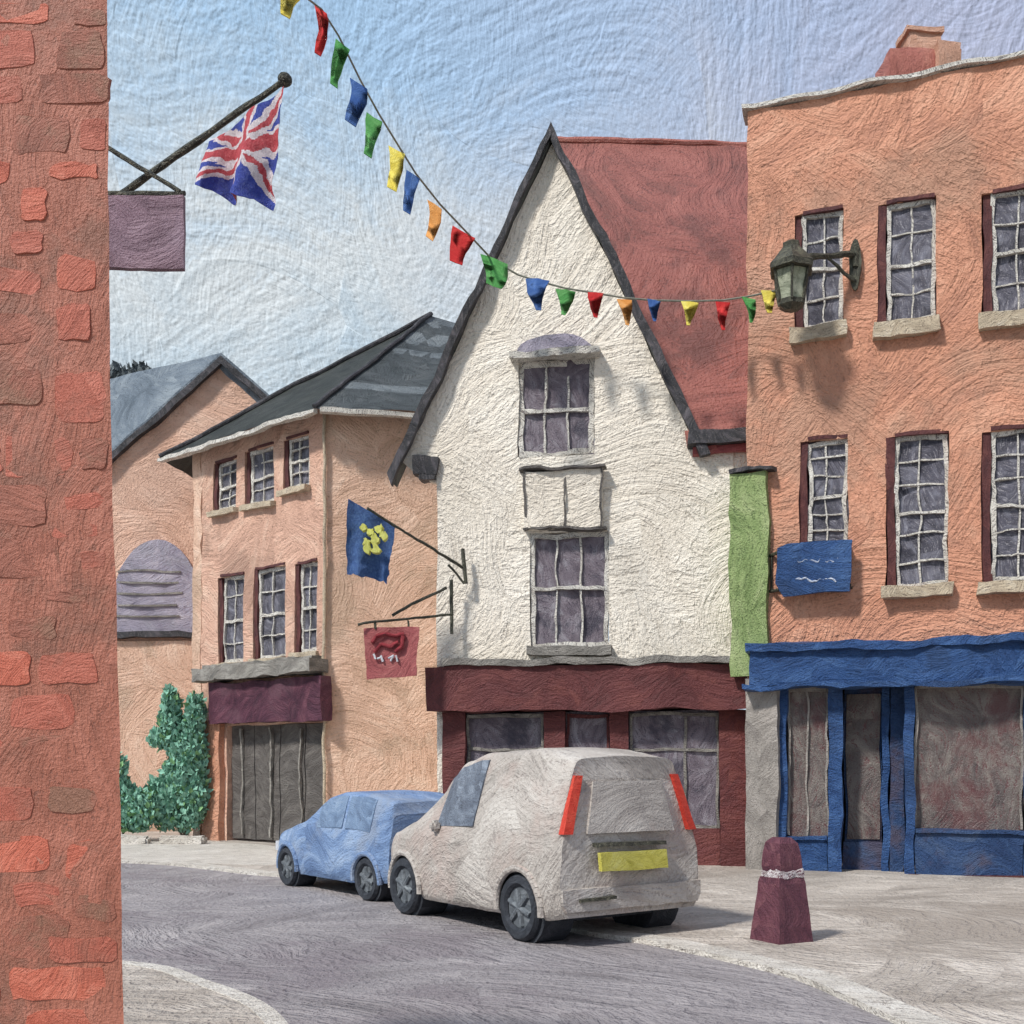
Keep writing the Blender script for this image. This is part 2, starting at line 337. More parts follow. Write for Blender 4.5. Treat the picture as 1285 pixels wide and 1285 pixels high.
# ================================================================== SETTING
def sheet(name, pts, z0, z1, mat, cell=.6, amp=.02, kind='structure'):
    bm = new(); prism(bm, [Vector((x, y, z0)) for x, y in pts], Vector((0, 0, z1-z0)))
    return setting(name, bm, mat, amp=0, subdiv=False, smooth=False)
sheet('ground', [(-900, -300), (900, -300), (900, 1500), (-900, 1500)], -.6, -.05, 'ground')
sheet('road', [(-60, -6), (60, -6), (60, 60), (-60, 60)], -.4, 0, 'road')
def curve(ctrl, n=8):
    out = []
    P = [ctrl[0]]+ctrl+[ctrl[-1]]
    for i in range(1, len(P)-2):
        for k in range(n):
            t = k/n; a, b, c, d = [Vector(q) for q in P[i-1:i+3]]
            out.append(.5*((2*b)+(-a+c)*t+(2*a-5*b+4*c-d)*t*t+(-a+3*b-3*c+d)*t**3))
    return out+[Vector(ctrl[-1])]
def gp(px, py): d = gd(py); return ((px-CX)/F*d, d)
edge = curve([(-40, 21.5), (-14, 20.5), gp(150, 1083), gp(345, 1101), (-1.3, 16.9), (.2, 14.2), gp(712, 1168), gp(835, 1190), gp(1000, 1232), gp(1125, 1285), (3.3, 5.5), (5, 2), (9, -6)])
edge = [e+Vector((noise.noise(Vector((e.x, e.y, 0))*.9)*.08, noise.noise(Vector((e.x, e.y, 5))*.9)*.08)) for e in edge]
def band(name, line, w, z0, z1, mat, side=1):
    bm = new(); L = [];
    for i, p in enumerate(line):
        a = line[max(i-1, 0)]; b = line[min(i+1, len(line)-1)]; t = (b-a).normalized(); L.append(p+Vector((-t.y, t.x))*w*side)
    for i in range(len(line)-1):
        q = [line[i], line[i+1], L[i+1], L[i]]
        P = [Vector((v.x, v.y, z)) for z in (z0, z1) for v in q]
        vs = [bm.verts.new(v) for v in P]
        for f in ((0,1,5,4), (2,3,7,6), (4,5,6,7)): bm.faces.new([vs[k] for k in f])
    bmesh.ops.remove_doubles(bm, verts=bm.verts, dist=1e-4)
    return setting(name, bm, mat, amp=.0, subdiv=False), L
KZ = .045
_, inner = band('kerb', edge, .30, -.1, KZ+.006, 'kerb_stone')
sheet('pavement', [(v.x, v.y) for v in inner]+[(60, -6), (60, 59), (-60, 59), (-60, 22)], -.1, KZ, 'pavement')
e2 = curve([(-6.5, 10.4), gp(150, 1212), gp(262, 1238), gp(352, 1282), (-1.0, 5.6), (-.55, 3), (-.5, -5.9)])
_, in2 = band('kerb_near', e2, .15, -.1, KZ+.006, 'kerb_stone', side=-1)
sheet('pavement_near', [(v.x, v.y) for v in in2]+[(-8, -5.9), (-8, 10.4)], -.1, KZ, 'pavement')

a, b = at(120, 0, 20.75), at(330, 0, 19.2)
sheet('sunlit_strip', [(a.x-3, 21.6), (a.x, 21.0), (-7.2, 20.6), (-5.6, 19.6), (-4.2, 19.2), (-3.6, 21.6), (-5.5, 24.2), (-9, 26.5), (-13, 26.5)], KZ-.01, KZ+.004, 'kerb_stone')  # pale overlay on the pavement, sunlight put in as a lighter colour
# ================================================================== NEAR BRICK BUILDING
bd = 3.1
t = thing('brick_building', 'close-up corner of a red brick building with patchy orange bricks down the left edge', 'building', (-1.8, 3.5, 0))
bm = new()
edgepx = [(0, 135), (450, 139), (900, 148), (1285, 158), (1800, 158)]
H = 4.05
plan_back = [(-1.95, 5.1), (-3.2, 5.6), (-3.4, 3.15)]
zs = [0, .8, 1.2, 1.95, 2.9, 3.76, H]
xe = [at(158, 0, bd).x, at(160, 0, bd).x, at(155, 0, bd).x, at(148, 0, bd).x, at(139, 0, bd).x, at(135, 0, bd).x, at(135, 0, bd).x]
rings = []
for z, x in zip(zs, xe):
    rings.append([Vector((x, bd, z)), Vector((-3.4, bd, z))][::-1]+[Vector((x-.05, bd+.12, z)), Vector((-1.98, 5.0, z)), Vector((-3.4, 5.4, z))])
vs = [[bm.verts.new(p) for p in r] for r in rings]; n = 5
for a, b in zip(vs, vs[1:]):
    for k in range(n): bm.faces.new([a[k], a[(k+1) % n], b[(k+1) % n], b[k]])
bm.faces.new(vs[-1]); bm.faces.new(vs[0][::-1])
finish('wall', bm, 'brick_base', t, amp=.006, fr=5, cell=.1)
bricks = [(-60,38,45,90),(72,38,130,88),(50,92,136,130),(-70,96,30,132),(15,145,88,193),(100,150,132,190),(27,235,60,278),(-60,200,10,232),(15,290,55,318),
 (70,318,122,366),(-50,338,50,368),(70,380,112,430),(-40,392,40,430),(-30,462,55,508),(68,465,134,530),(5,540,90,600),(100,548,136,590),(-60,552,0,598),(-20,608,60,660),(80,620,133,642),
 (-20,675,76,725),(90,690,134,715),(45,728,110,755),(-40,735,42,760),(-30,818,38,860),(48,818,122,860),(12,871,93,917),(20,922,95,960),(-60,925,5,965),
 (60,985,120,1020),(-30,1050,65,1098),(82,1055,142,1105),(18,1108,82,1138),(95,1120,146,1155),(5,1148,86,1202),(-40,1140,-2,1200),(12,1212,136,1256),(-60,1222,0,1262),(30,1268,120,1300),
 (92,10,134,34),(-40,2,60,30),(62,205,126,226),(66,660,126,674),(10,775,70,800),(60,1176,150,1206),(-30,988,40,1030)]
bm = new()
for i, (x0, y0, x1, y1) in enumerate(bricks):
    a = at(x0, y1, bd); b = at(x1, y0, bd); mi = random.choice([0, 1, 1, 2, 2]); th = random.uniform(.000, .0028)
    if (x0, y0) in ((-20, 675), (5, 1148)): mi = 2
    cx, cz = (a.x+b.x)/2, (a.z+b.z)/2; hw, hh = (b.x-a.x)/2, (b.z-a.z)/2; N_ = 28; poly = []
    for k in range(N_):
        an = 2*math.pi*k/N_; c, s = math.cos(an), math.sin(an); ex = .3+.12*random.random()
        x = math.copysign(abs(c)**ex, c)*hw; z = math.copysign(abs(s)**ex, s)*hh
        q = noise.noise_vector(Vector((x*30+i*3.3, z*30, i)))*.013
        poly.append((cx+x+q.x, cz+z+q.z))
    back = [bm.verts.new((x, bd+.008, z)) for x, z in poly]
    front = [bm.verts.new((cx+(x-cx)*.97, bd-th, cz+(z-cz)*.95)) for x, z in poly]
    f = bm.faces.new(front); f.material_index = mi
    for k in range(N_):
        f = bm.faces.new([back[k], back[(k+1) % N_], front[(k+1) % N_], front[k]]); f.material_index = mi
finish('brickwork', bm, ['brick_a', 'brick_b', 'brick_c'], t, amp=.006, fr=5, cell=.05)
bm = new(); box(bm, -3.5, xe[-1]-.14, bd+.02, 3.3, H, H+.1)
finish('coping', bm, 'grey_trim', t, amp=.006, fr=3)

# ---- purple hanging sign and flag on the brick building
d = 4.75
t = thing('hanging_sign', 'small blank purple hanging sign on an iron bracket at the brick corner', 'sign', at(160, 250, d))
a = at(120, 243, d+.05); bm = new()
tube(bm, a, at(232, 243, d), .011, n=8); tube(bm, at(122, 178, d+.05), at(225, 240, d), .010); tube(bm, at(125, 178, d+.05), at(125, 262, d+.05), .012)
tube(bm, at(160, 243, d), at(160, 250, d), .006); tube(bm, at(215, 243, d), at(215, 250, d), .006)
finish('bracket', bm, 'iron', t, amp=.006, fr=8, cell=.05)
bm = new(); P0 = at(136, 338, d); P1 = at(232, 247, d); box(bm, at(122, 0, d).x, P1.x, d-.015, d+.015, P0.z, P1.z)
finish('board', bm, 'sign_purple', t, amp=.006, fr=6, cell=.05)
d2 = 4.6
t = thing('flagpole', 'dark slanting flagpole with a knob tip sticking out from the brick corner', 'flagpole', at(140, 255, d2+.25))
bm = new(); A, B = at(118, 268, d2+.3), at(358, 100, d2)
tube(bm, A, B, .017, .012, 8); finish('pole', bm, 'iron', t, amp=.008, fr=5, cell=.06)
bm = new(); bmesh.ops.create_uvsphere(bm, u_segments=12, v_segments=8, radius=.03, matrix=Matrix.Translation(B)); finish('finial', bm, 'iron', t, amp=.006, fr=12, subdiv=False)
def jack(u, v):
    q = noise.noise_vector(Vector((u*5, v*5, 2)))*.05+noise.noise_vector(Vector((u*14, v*14, 5)))*.035; u += q.x; v += q.y
    a, b = (u-.46)*1.2, (v-.42)
    if abs(a) < .075 or abs(b) < .075: return 0
    if abs(a) < .125 or abs(b) < .125: return 1
    dd = abs(abs(a)/1.3-abs(b))
    if dd < .045: return 0
    if dd < .125: return 1
    return 2
def cloth(cor, nu, nv, fold, pat, folds=4, thick=.004, sag=None):
    bm = new(); A, B, Cc, D = cor; V = {}
    for side in (0, 1):
        for i in range(nu+1):
            for j in range(nv+1):
                u, v = i/nu, j/nv
                p = (A*(1-u)+B*u)*(1-v)+(D*(1-u)+Cc*u)*v
                w = math.sin(u*folds*math.pi+v*1.3)*fold*(.25+v)
                p = p+Vector((w*.35, w+side*thick, -.35*abs(w)*v))
                p.x += noise.noise(p*9)*fold*.5*v; p.z += noise.noise(p*7+Vector((3, 3, 3)))*fold*.6*v
                V[side, i, j] = bm.verts.new(p)
    for side in (0, 1):
        for i in range(nu):
            for j in range(nv):
                q = [V[side, i, j], V[side, i+1, j], V[side, i+1, j+1], V[side, i, j+1]]
                f = bm.faces.new(q if side else q[::-1]); f.material_index = pat((i+.5)/nu, (j+.5)/nv)
    for i in range(nu):
        for j in (0, nv):
            f = bm.faces.new([V[0, i, j], V[0, i+1, j], V[1, i+1, j], V[1, i, j]]); f.material_index = pat((i+.5)/nu, .01 if j == 0 else .99)
    for j in range(nv):
        for i in (0, nu):
            f = bm.faces.new([V[0, i, j], V[0, i, j+1], V[1, i, j+1], V[1, i, j]]); f.material_index = pat(.01 if i == 0 else .99, (j+.5)/nv)
    return bm
dl = lambda px: d2+.3-(px-118)/240*.3-.02
bm = cloth([at(357, 108, dl(357)), at(266, 178, dl(266)), at(248, 232, dl(266)-.02), at(331, 254, dl(340)-.03)], 110, 84, .045, jack, 3.6)
o = finish('union_flag', bm, ['flag_red', 'flag_white', 'flag_navy'], amp=.008, fr=9, subdiv=False)
tag(o, 'red, white and blue Union Jack flag draped from the slanting pole', 'flag')

# ================================================================== REAR LEFT PEACH BUILDING (gable + slate roof)
r_ = Vector((-1, .5, 0)).normalized(); wd = Vector((1, 0, 0))
dA = 29.2; Ap = at(280, 455, dA)
Cw = 2.8
t = thing('peach_house', 'pale peach gable house with grey-blue slate roof and a lavender arch, behind the bush', 'house', (Ap.x-1.5, Ap.y-2, 0))
def gpt(w, z): return Vector((Ap.x, Ap.y, 0))+wd*w+EZ*z
zA = Ap.z; zC = at(148, 572, (Ap+wd*-Cw).y).z
bm = new(); slope = (zA-zC)/Cw
fb = Facade(0, 10, 1, 10); fb.a = gpt(-Cw-1.2, 0); fb.u = wd; fb.n = Vector((wd.y, -wd.x, 0))
u_ap = Cw+1.2
cutL = (gpt(0, zA), (-wd*slope+EZ).normalized()); cutR = (gpt(0, zA), (wd*slope+EZ).normalized())
ru = fb.uz(145, 700)[0], fb.uz(252, 700)[0]
za0, za1 = fb.uz(200, 795)[1], fb.uz(198, 735)[1]; 
fb.wall(bm, 0, u_ap+Cw+1.5, 0, zA, [], thick=.4, cuts=[cutL, cutR])
finish('wall', bm, 'peach_wall', t, amp=AMP)
bm = new(); q = r_*7
for s in (-1, 1):
    e = gpt(s*(Cw+.3), zA-slope*(Cw+.3)+.02); a = gpt(0, zA+.04)
    o0 = Vector((wd.y, -wd.x, 0))*.18
    prism(bm, [a+o0, e+o0, e+q, a+q], EZ*.16)
finish('roof', bm, 'slate_blue', t, amp=AMP, cell=.4)
bm = new()
for s in (-1, 1):
    e = gpt(s*(Cw+.35), zA-slope*(Cw+.35)-.02); a = gpt(0, zA); o0 = Vector((wd.y, -wd.x, 0))
    prism(bm, [a+o0*.02-EZ*.1, e+o0*.02-EZ*.1, e+o0*.02+EZ*.1, a+o0*.02+EZ*.12], o0*.2)
finish('bargeboard', bm, 'barge', t, amp=AMP*1.3, cell=.3)
# arch
cxu = (ru[0]+ru[1])/2; hw = (ru[1]-ru[0])/2; zb = fb.uz(198, 795)[1]; zt = fb.uz(198, 678)[1]; bm = new()
poly = [fb.P(cxu-hw, zb, -.02)]+[fb.P(cxu-hw*math.cos(k*math.pi/16), zb+(zt-zb)*.30+(zt-zb)*.70*math.sin(k*math.pi/16), -.02) for k in range(17)]+[fb.P(cxu+hw, zb, -.02)]
prism(bm, poly, fb.n*.14); ar = finish('arched_window', bm, 'lavender', t, amp=AMP, cell=.3)
bm = new(); fb.box(bm, cxu-hw-.1, cxu+hw+.1, zb-.12, zb+.02, -.02, .26); finish('sill', bm, 'barge', t, ar, amp=AMP*1.5, fr=2)
bm = new()
for k in range(1, 6): z = zb+(zt-zb)*(.06+k*.12); fb.box(bm, cxu-hw*.92, cxu+hw*.5*random.uniform(.4, 1.5), z-.025, z+.025, .11, .16)
finish('louvre', bm, 'grey_trim', t, ar, amp=AMP*1.4, fr=2)
# lower buff wall in front (below arch)
bm = new(); zl = fb.uz(200, 800)[1]
fb.box(bm, .2, u_ap+Cw+1, 0, zl-.1, .003, .12); finish('lower_wall', bm, 'buff_wall', t, amp=AMP)

# shrub at its foot
def leaves(bm, c, rad, n, size, mi_fn, squash=1.0):
    for _ in range(n):
        while True:
            v = Vector((random.uniform(-1, 1), random.uniform(-1, 1), random.uniform(-1, 1)))
            if v.length < 1: break
        v = v*(.55+.45*v.length); p = c+Vector((v.x*rad[0], v.y*rad[1], v.z*rad[2]))
        a = Vector((random.gauss(0, .7), random.gauss(0, .7), random.gauss(0, .7)+1.3)).normalized(); b = a.cross(Vector((random.gauss(0, 1), random.gauss(0, 1), random.gauss(0, 1)))).normalized()
        L = size*random.uniform(.6, 1.4); w = L*.34; c_ = a.cross(b).normalized()*L*.12
        f = add_faces(bm, [p, p+a*L*.5+b*w+c_, p+a*L, p+a*L*.5-b*w+c_], [(0, 1, 2, 3)], mi_fn())
def shrub(name, label, cat, cen, blobs, n, leaf, mats, stems, amp=0, group=None):
    t = thing(name, label, cat, cen, group)
    bm = new()
    for b in blobs: leaves(bm, Vector(b[0]), b[1], int(n*b[2]), leaf, lambda: 0 if random.random() < .86 else 1)
    finish('foliage', bm, mats, t, amp=0, subdiv=False, smooth=False)
    bm = new()
    for a, b, r in stems: tube(bm, a, b, r, r*.4, 6)
    finish('trunk' if cat == 'tree' else 'stem', bm, 'bark', t, amp=.02, fr=3)
    return t
ds = 25.6
g0 = at(232, 1050, ds); g0.z = KZ
def sb(px, py, rx, ry, k, dd=ds): return (at(px, py, dd), (rx/F*dd, .35, ry/F*dd), k)
shrub('shrub', 'tall ragged teal-green shrub rising beside the orange doorway post', 'shrub', g0,
      [sb(232, 1000, 30, 50, .8), sb(236, 945, 24, 45, .6), sb(214, 905, 14, 34, .22), sb(245, 900, 12, 30, .2), sb(205, 1010, 26, 36, .5), sb(214, 880, 8, 16, .08), sb(205, 930, 18, 14, .12), sb(230, 970, 26, 30, .4)], 3800, .15, ['leaf_teal', 'leaf_light'],
      [(g0, at(232, 930, ds), .05), (g0, at(212, 890, ds), .03), (g0, at(248, 900, ds), .03), (g0, at(200, 1000, ds), .03)])
g1 = at(150, 1050, 25.2); g1.z = KZ
shrub('shrub', 'low teal-green shrub half hidden behind the brick wall edge', 'shrub', g1,
      [sb(148, 1010, 26, 36, .6, 25.2), sb(142, 975, 18, 30, .3, 25.2), sb(172, 1020, 26, 28, .5, 25.2)], 3000, .15, ['leaf_teal', 'leaf_light'], [(g1, at(148, 985, 25.2), .04), (g1, at(172, 1010, 25.2), .03)])
for px0, px1, lab in ((138, 187, 'left-hand pale stone bed edge under the low green shrub'), (198, 258, 'pale stone bed edge under the tall teal-green shrub')):
    a, b = at(px0, 0, 24.3), at(px1, 0, 24.5); bm = new(); box(bm, a.x, b.x, 24.3, 24.7, 0, .22)
    bmesh.ops.bevel(bm, geom=bm.edges[:], offset=.05, segments=2, affect='EDGES')
    tag(finish('bed_edging', bm, 'kerb_stone', amp=.05, fr=2.5, cell=.12), lab, 'edging', 'stone edging of the planted beds')
# far tree
c = at(170, 520, 48)
g = Vector((c.x, 48, 0))
shrub('broadleaf_tree', 'distant dusky tree crown showing just above the slate roof', 'tree', g, [(at(160, 520, 48), (1.3, 1.2, 1.5), 1), (at(182, 505, 48), (1.1, 1, 1.3), .8), (at(150, 482, 48), (.8, .8, .7), .4), (at(176, 474, 48), (.55, .5, .45), .3)],
      900, .34, ['leaf_far', 'leaf_far'], [(g, at(168, 515, 48), .25), (at(168, 560, 48), at(184, 495, 48), .08)])

# ================================================================== LEFT ORANGE HOUSE
fl = Facade(250, 26.2, 408, 23.4)            # left face, receding to the left
fr = Facade(408, 23.4, 640, 24.0)            # right face
t = thing('corner_house', 'pinkish orange two-storey corner house with dark slate hipped roof and plum shopfront', 'house', (fl.a+fl.u*fl.len*.5)+EY*1)
zE = at(408, 507, 23.4).z
wl = [(268,578,297,640), (308,562,344,632), (356,548,387,612)]; wl2 = [(274,722,306,832), (318,712,358,826), (370,706,398,818)]
H1 = [fl.rect(*w) for w in wl]; H2 = [fl.rect(*w) for w in wl2]
door = fl.rect(285, 908, 410, 1062); door = (door[0], door[1], 0, door[3])
bm = new(); fl.wall(bm, 0, fl.len, 0, zE, H1+H2+[door], thick=.3)
finish('wall', bm, 'pink_wall', t, amp=AMP)
bm = new(); fr.wall(bm, .004, fr.len, 0, zE, [], thick=.3); finish('side_wall', bm, 'buff_wall', t, amp=AMP)
bm = new(); bk = Vector((fl.a.x, fl.a.y, 0))+Vector((.3, 6, 0)); prism(bm, [fl.a+Vector((0, .02, 0)), bk, bk+EX*9, fr.P(fr.len, 0)+Vector((0, 4, 0))][:2]+[bk+EX*.3, fl.a+Vector((.3, .1, 0))], EZ*zE); finish('end_wall', bm, 'pink_wall', t, amp=AMP)
bm = new(); fl.box(bm, -.22, .1, 0, zE-.1, -.1, .03); finish('quoin', bm, 'buff_wall', t, amp=AMP*2, fr=1.5, cell=.2)
bm = new(); tube(bm, fl.P(fl.len+.04, 0, .06), fl.P(fl.len+.04, zE-.1, .06), .035); finish('downpipe', bm, 'cream_sill', t, amp=AMP, fr=1.5)
for rc in H1: window(fl, t, rc, 2, 4, fw=.07, reveal_shade=.12)
for i, rc in enumerate(H2): window(fl, t, rc, 2, 4, fw=.075, reveal_shade=.12, sill_w=.12)
# roof pyramid
E0 = at(396, 512, 22.9); E1 = at(200, 566, 26.6); Pk = at(541, 397, 26.8)
E3 = Vector((fr.P(fr.len, 0, .4).x+1, 23.6, E0.z)); E2 = Vector((E1.x+1, 33, E0.z)); E4 = Vector((E3.x, 33, E0.z))
E1 = Vector((E1.x, E1.y, E0.z-.02)); Pk2 = Pk+Vector((.9, .6, 0))
bm = new()
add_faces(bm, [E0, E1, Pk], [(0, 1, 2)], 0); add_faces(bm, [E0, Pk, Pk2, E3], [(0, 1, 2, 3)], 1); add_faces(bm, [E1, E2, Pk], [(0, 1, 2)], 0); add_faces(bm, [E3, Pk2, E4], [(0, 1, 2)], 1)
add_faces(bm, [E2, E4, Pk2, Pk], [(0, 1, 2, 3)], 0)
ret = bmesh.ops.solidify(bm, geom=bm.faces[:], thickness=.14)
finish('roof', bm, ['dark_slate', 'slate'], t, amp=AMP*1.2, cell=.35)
bm = new()
def bar(bm, a, b, w, h, mi=0):
    u = (b-a).normalized(); s = u.cross(EZ).normalized(); frame_box(bm, a, u, s, EZ, 0, (b-a).length, -w/2, w/2, -h, 0, mi)
bar(bm, E1+EZ*-.02, E0+EZ*-.02, .14, .09); bar(bm, E0+EZ*-.02+EX*.1, E3+EZ*-.02, .14, .10); finish('gutter', bm, 'white_trim', t, amp=AMP*1.5, fr=1.6, cell=.2)
bm = new(); tube(bm, E0+EZ*.04, Pk+EZ*.06, .05); tube(bm, E1+EZ*.05, Pk+EZ*.06, .06); finish('hip_tiles', bm, 'barge', t, amp=AMP*1.2, cell=.2)
# shop: canopy, fascia, doors, post
c0 = fl.rect(262, 832, 416, 856); f0 = fl.rect(275, 860, 418, 906)
bm = new(); fl.box(bm, c0[0], c0[1]-.1, c0[2]+.10, c0[3]-.05, 0, .5); fl.box(bm, c0[0]+.1, c0[1]-.25, c0[3]-.047, c0[3]+.03, 0, .3); finish('canopy', bm, 'grey_trim', t, amp=AMP*2, fr=1.8, cell=.15)
bm = new(); fl.box(bm, f0[0], f0[1]-.05, f0[2], f0[3]+.1, .003, .3); fs = finish('fascia', bm, 'plum', t, amp=AMP*1.4, fr=1.5, cell=.15)
bm = new()
u0, u1, z0, z1 = door
for k in range(4):
    a = u0+(u1-u0)*k/4; fl.box(bm, a+.02, a+(u1-u0)/4-.01, .1, z1, -.2, -.14)
dr = finish('shutter_door', bm, 'shutter_grey', t, amp=AMP, fr=1.4, cell=.2)
bm = new()
for k in (.12, .42, .72): a = u0+(u1-u0)*k; fl.box(bm, a, a+.05, .2, z1-.1, -.135, -.07)
finish('trim', bm, 'grey_trim', t, dr, amp=AMP*1.5, fr=2, cell=.12)
bm = new(); p_ = fl.rect(260, 905, 282, 1062); fl.box(bm, p_[0], p_[1], 0, p_[3], -.05, .16); finish('post', bm, 'orange_wall', t, amp=AMP*1.3, cell=.2)

# ================================================================== WHITE GABLE HOUSE
fw = Facade(545, 20.0, 935, 19.1)
t = thing('gable_house', 'steep white gabled house with red tiled side roof and maroon shopfront', 'house', fw.a+fw.u*2.6)
ap = fw.uz(693, 178); el = fw.uz(508, 575); er = fw.uz(872, 560)
sl = (ap[1]-el[1])/(ap[0]-el[0]); sr = (ap[1]-er[1])/(er[0]-ap[0])
cl = (fw.P(ap[0], ap[1]), (-fw.u*sl+EZ).normalized()); cr_ = (fw.P(ap[0], ap[1]), (fw.u*sr+EZ).normalized())
u_l = fw.uz(548, 700)[0]; u_r = fw.uz(922, 700)[0]; z_er = er[1]
wu = fw.rect(650, 450, 746, 572); wlw = fw.rect(666, 668, 764, 812)
zf1 = fw.uz(740, 836)[1]
bm = new()
u_e = er[0]
fw.wall(bm, u_l, u_e, 0, ap[1], [wu, wlw, (u_l+.2, u_e, 0, zf1-.3)], thick=.35, cuts=[cl, cr_])
fw.wall(bm, u_e+.0005, u_r, zf1-.3, z_er-.05, [], thick=.35)
bmesh.ops.remove_doubles(bm, verts=bm.verts, dist=.002)
finish('wall', bm, 'white_wall', t, amp=AMP*1.1)
bm = new(); B0 = fw.P(u_l+.01, 0, -.35); prism(bm, [B0, B0+fw.u*.3, B0+fw.u*.3-fw.n*8, B0-fw.n*8], EZ*el[1]); finish('side_wall', bm, 'white_wall', t, amp=AMP)
# gable roof slabs running back
bm = new(); 
def gw(u, z, o): return fw.P(u, z, o)
eLu, eLz = fw.uz(492, 590)[0], ap[1]-sl*(ap[0]-fw.uz(492, 590)[0])
bm = new(); prism(bm, [gw(ap[0], ap[1]+.03, .1), gw(eLu, eLz+.03, .1), gw(eLu, eLz+.03, -.3), gw(ap[0], ap[1]+.03, -.3)], EZ*.2)
wz = ap[1]-sl*(ap[0]-u_l)
prism(bm, [gw(ap[0], ap[1]+.03, -.303), gw(u_l-.04, wz+.03, -.303), gw(u_l-.04, wz+.03, -7), gw(ap[0], ap[1]+.03, -7)], EZ*.2)

eRu, eRz = er[0]+.1, ap[1]-sr*(er[0]+.1-ap[0])
prism(bm, [gw(ap[0], ap[1]+.03, .1), gw(eRu, eRz+.03, .1), gw(eRu, eRz+.03, -1.2), gw(ap[0], ap[1]+.03, -4.5)], EZ*.2)
finish('gable_roof', bm, 'dark_slate', t, amp=AMP, cell=.4)
bm = new()
th = .1
prism(bm, [gw(ap[0], ap[1]+.25, .08), gw(eLu-.02, eLz+.18, .08), gw(eLu+.04, eLz-.04, .08), gw(ap[0], ap[1]+.03, .08)], fw.n*.14)
prism(bm, [gw(ap[0]+.003, ap[1]+.25, .08), gw(ap[0]+.003, ap[1]-.05, .08), gw(eRu, eRz-.02, .08), gw(eRu+.17, eRz+.02, .08)], fw.n*.14)
finish('bargeboard', bm, 'barge', t, amp=AMP*1.5, fr=1.3, cell=.2)
bm = new(); g4 = [fw.uz(x, y) for x, y in ((552, 478), (552, 606), (528, 600), (503, 578))]
prism(bm, [fw.P(u, z, -.01) for u, z in g4], -fw.n*.25); finish('eaves_soffit', bm, 'white_wall', t, amp=AMP, cell=.2)
bm = new(); a = fw.rect(506, 575, 546, 600); fw.box(bm, a[0]+.2, a[1]+.05, a[2]+.05, a[3], -.3, .1); fw.box(bm, a[0]+.3, a[1]+.03, a[2]-.06, a[2]+.04, -.3, .12); finish('eaves_box', bm, 'barge', t, amp=AMP*1.6, fr=2, cell=.1)
# red roof (front slope, ridge running right)
ry = 23.6
Rl = at(700, 176, ry); Rr = at(952, 182, ry-.2); 
ea = fw.P(er[0]-.12, 0, .1); eb = fw.P(fw.uz(950, 550)[0]+.05, 0, .1)
ze = at(910, 549, 19.0).z
bm = new(); prism(bm, [Rl, Rl+Vector((-.05, -.2, -.4)), Vector((Rl.x+.1, ea.y+.15, ze+.1)), Vector((eb.x, eb.y+.02, ze)), Vector((Rr.x, Rr.y, Rr.z))][0:1]+[Vector((ea.x, ea.y, ze)), Vector((eb.x, eb.y, ze)), Rr], Vector((0, .14, -.14)))
prism(bm, [Rl, Rr, Rr+Vector((0, 4, -5)), Rl+Vector((0, 4, -5))], Vector((0, -.1, -.2)))
finish('tiled_roof', bm, 'red_roof', t, amp=AMP, cell=.35)
bm = new(); fw.box(bm, u_r-.02, fw.uz(944, 570)[0], fw.uz(930, 600)[1], z_er, -.34, -.02); finish('wall_return', bm, 'white_wall', t, amp=AMP, cell=.2)
bm = new(); tube(bm, Rl+Vector((-.1, 0, .0)), Rr+Vector((.1, 0, 0)), .07); finish('ridge_tiles', bm, 'chimney_red', t, amp=AMP*1.4, fr=1.3, cell=.2)
a = fw.rect(862, 545, 945, 556); bm = new(); fw.box(bm, a[0], a[1]+.05, a[2]-.06, a[3]+.02, .0, .26); finish('gutter', bm, 'barge', t, amp=AMP*1.3, fr=1.5, cell=.15)
bm = new(); fw.box(bm, a[0]+.1, a[1]-.02, a[2]-.2, a[2]-.065, -.02, .1); finish('eaves_board', bm, 'sign_rose', t, amp=AMP*1.3, fr=1.5, cell=.15)
# double-height window strip
w = window(fw, t, wu, 3, 2, depth=.1, fw=.09, glass='glass_mauve', sill_w=0)
bm = new()
cx_, hw_ = (wu[0]+wu[1])/2, (wu[1]-wu[0])/2
prism(bm, [fw.P(cx_-hw_*math.cos(k*math.pi/12)*1.0, wu[3]+.1+.28*math.sin(k*math.pi/12), .003) for k in range(13)], fw.n*.16, 0)
finish('arched_head', bm, 'lavender', t, w, amp=AMP*1.2, fr=1.5, cell=.12)
bm = new(); fw.box(bm, wu[0]-.12, wu[1]+.08, wu[3]-.03, wu[3]+.09, .0, .26); finish('lintel', bm, 'white_trim', t, w, amp=AMP*1.4, fr=1.8, cell=.12)
w = window(fw, t, wlw, 3, 2, depth=.1, fw=.08, glass='glass_mauve', sill='grey_trim', sill_w=.22, sill_h=.16)
bm = new(); pr = fw.rect(660, 592, 756, 664); fw.box(bm, pr[0], pr[1], pr[2], pr[3], .003, .13)
pn = finish('panel', bm, 'white_wall', t, amp=AMP*1.2, fr=1.5, cell=.15)
bm = new()
for u in (pr[0], (pr[0]+pr[1])/2, pr[1]-.03): fw.box(bm, u, u+.035, pr[2], pr[3], .132, .16)
fw.box(bm, pr[0]-.08, pr[1]+.06, pr[3], pr[3]+.045, 0, .22); fw.box(bm, pr[0]-.04, pr[1]+.08, pr[2]-.045, pr[2], 0, .2)
finish('moulding', bm, 'shutter_grey', t, pn, amp=AMP*1.5, fr=2, cell=.1)
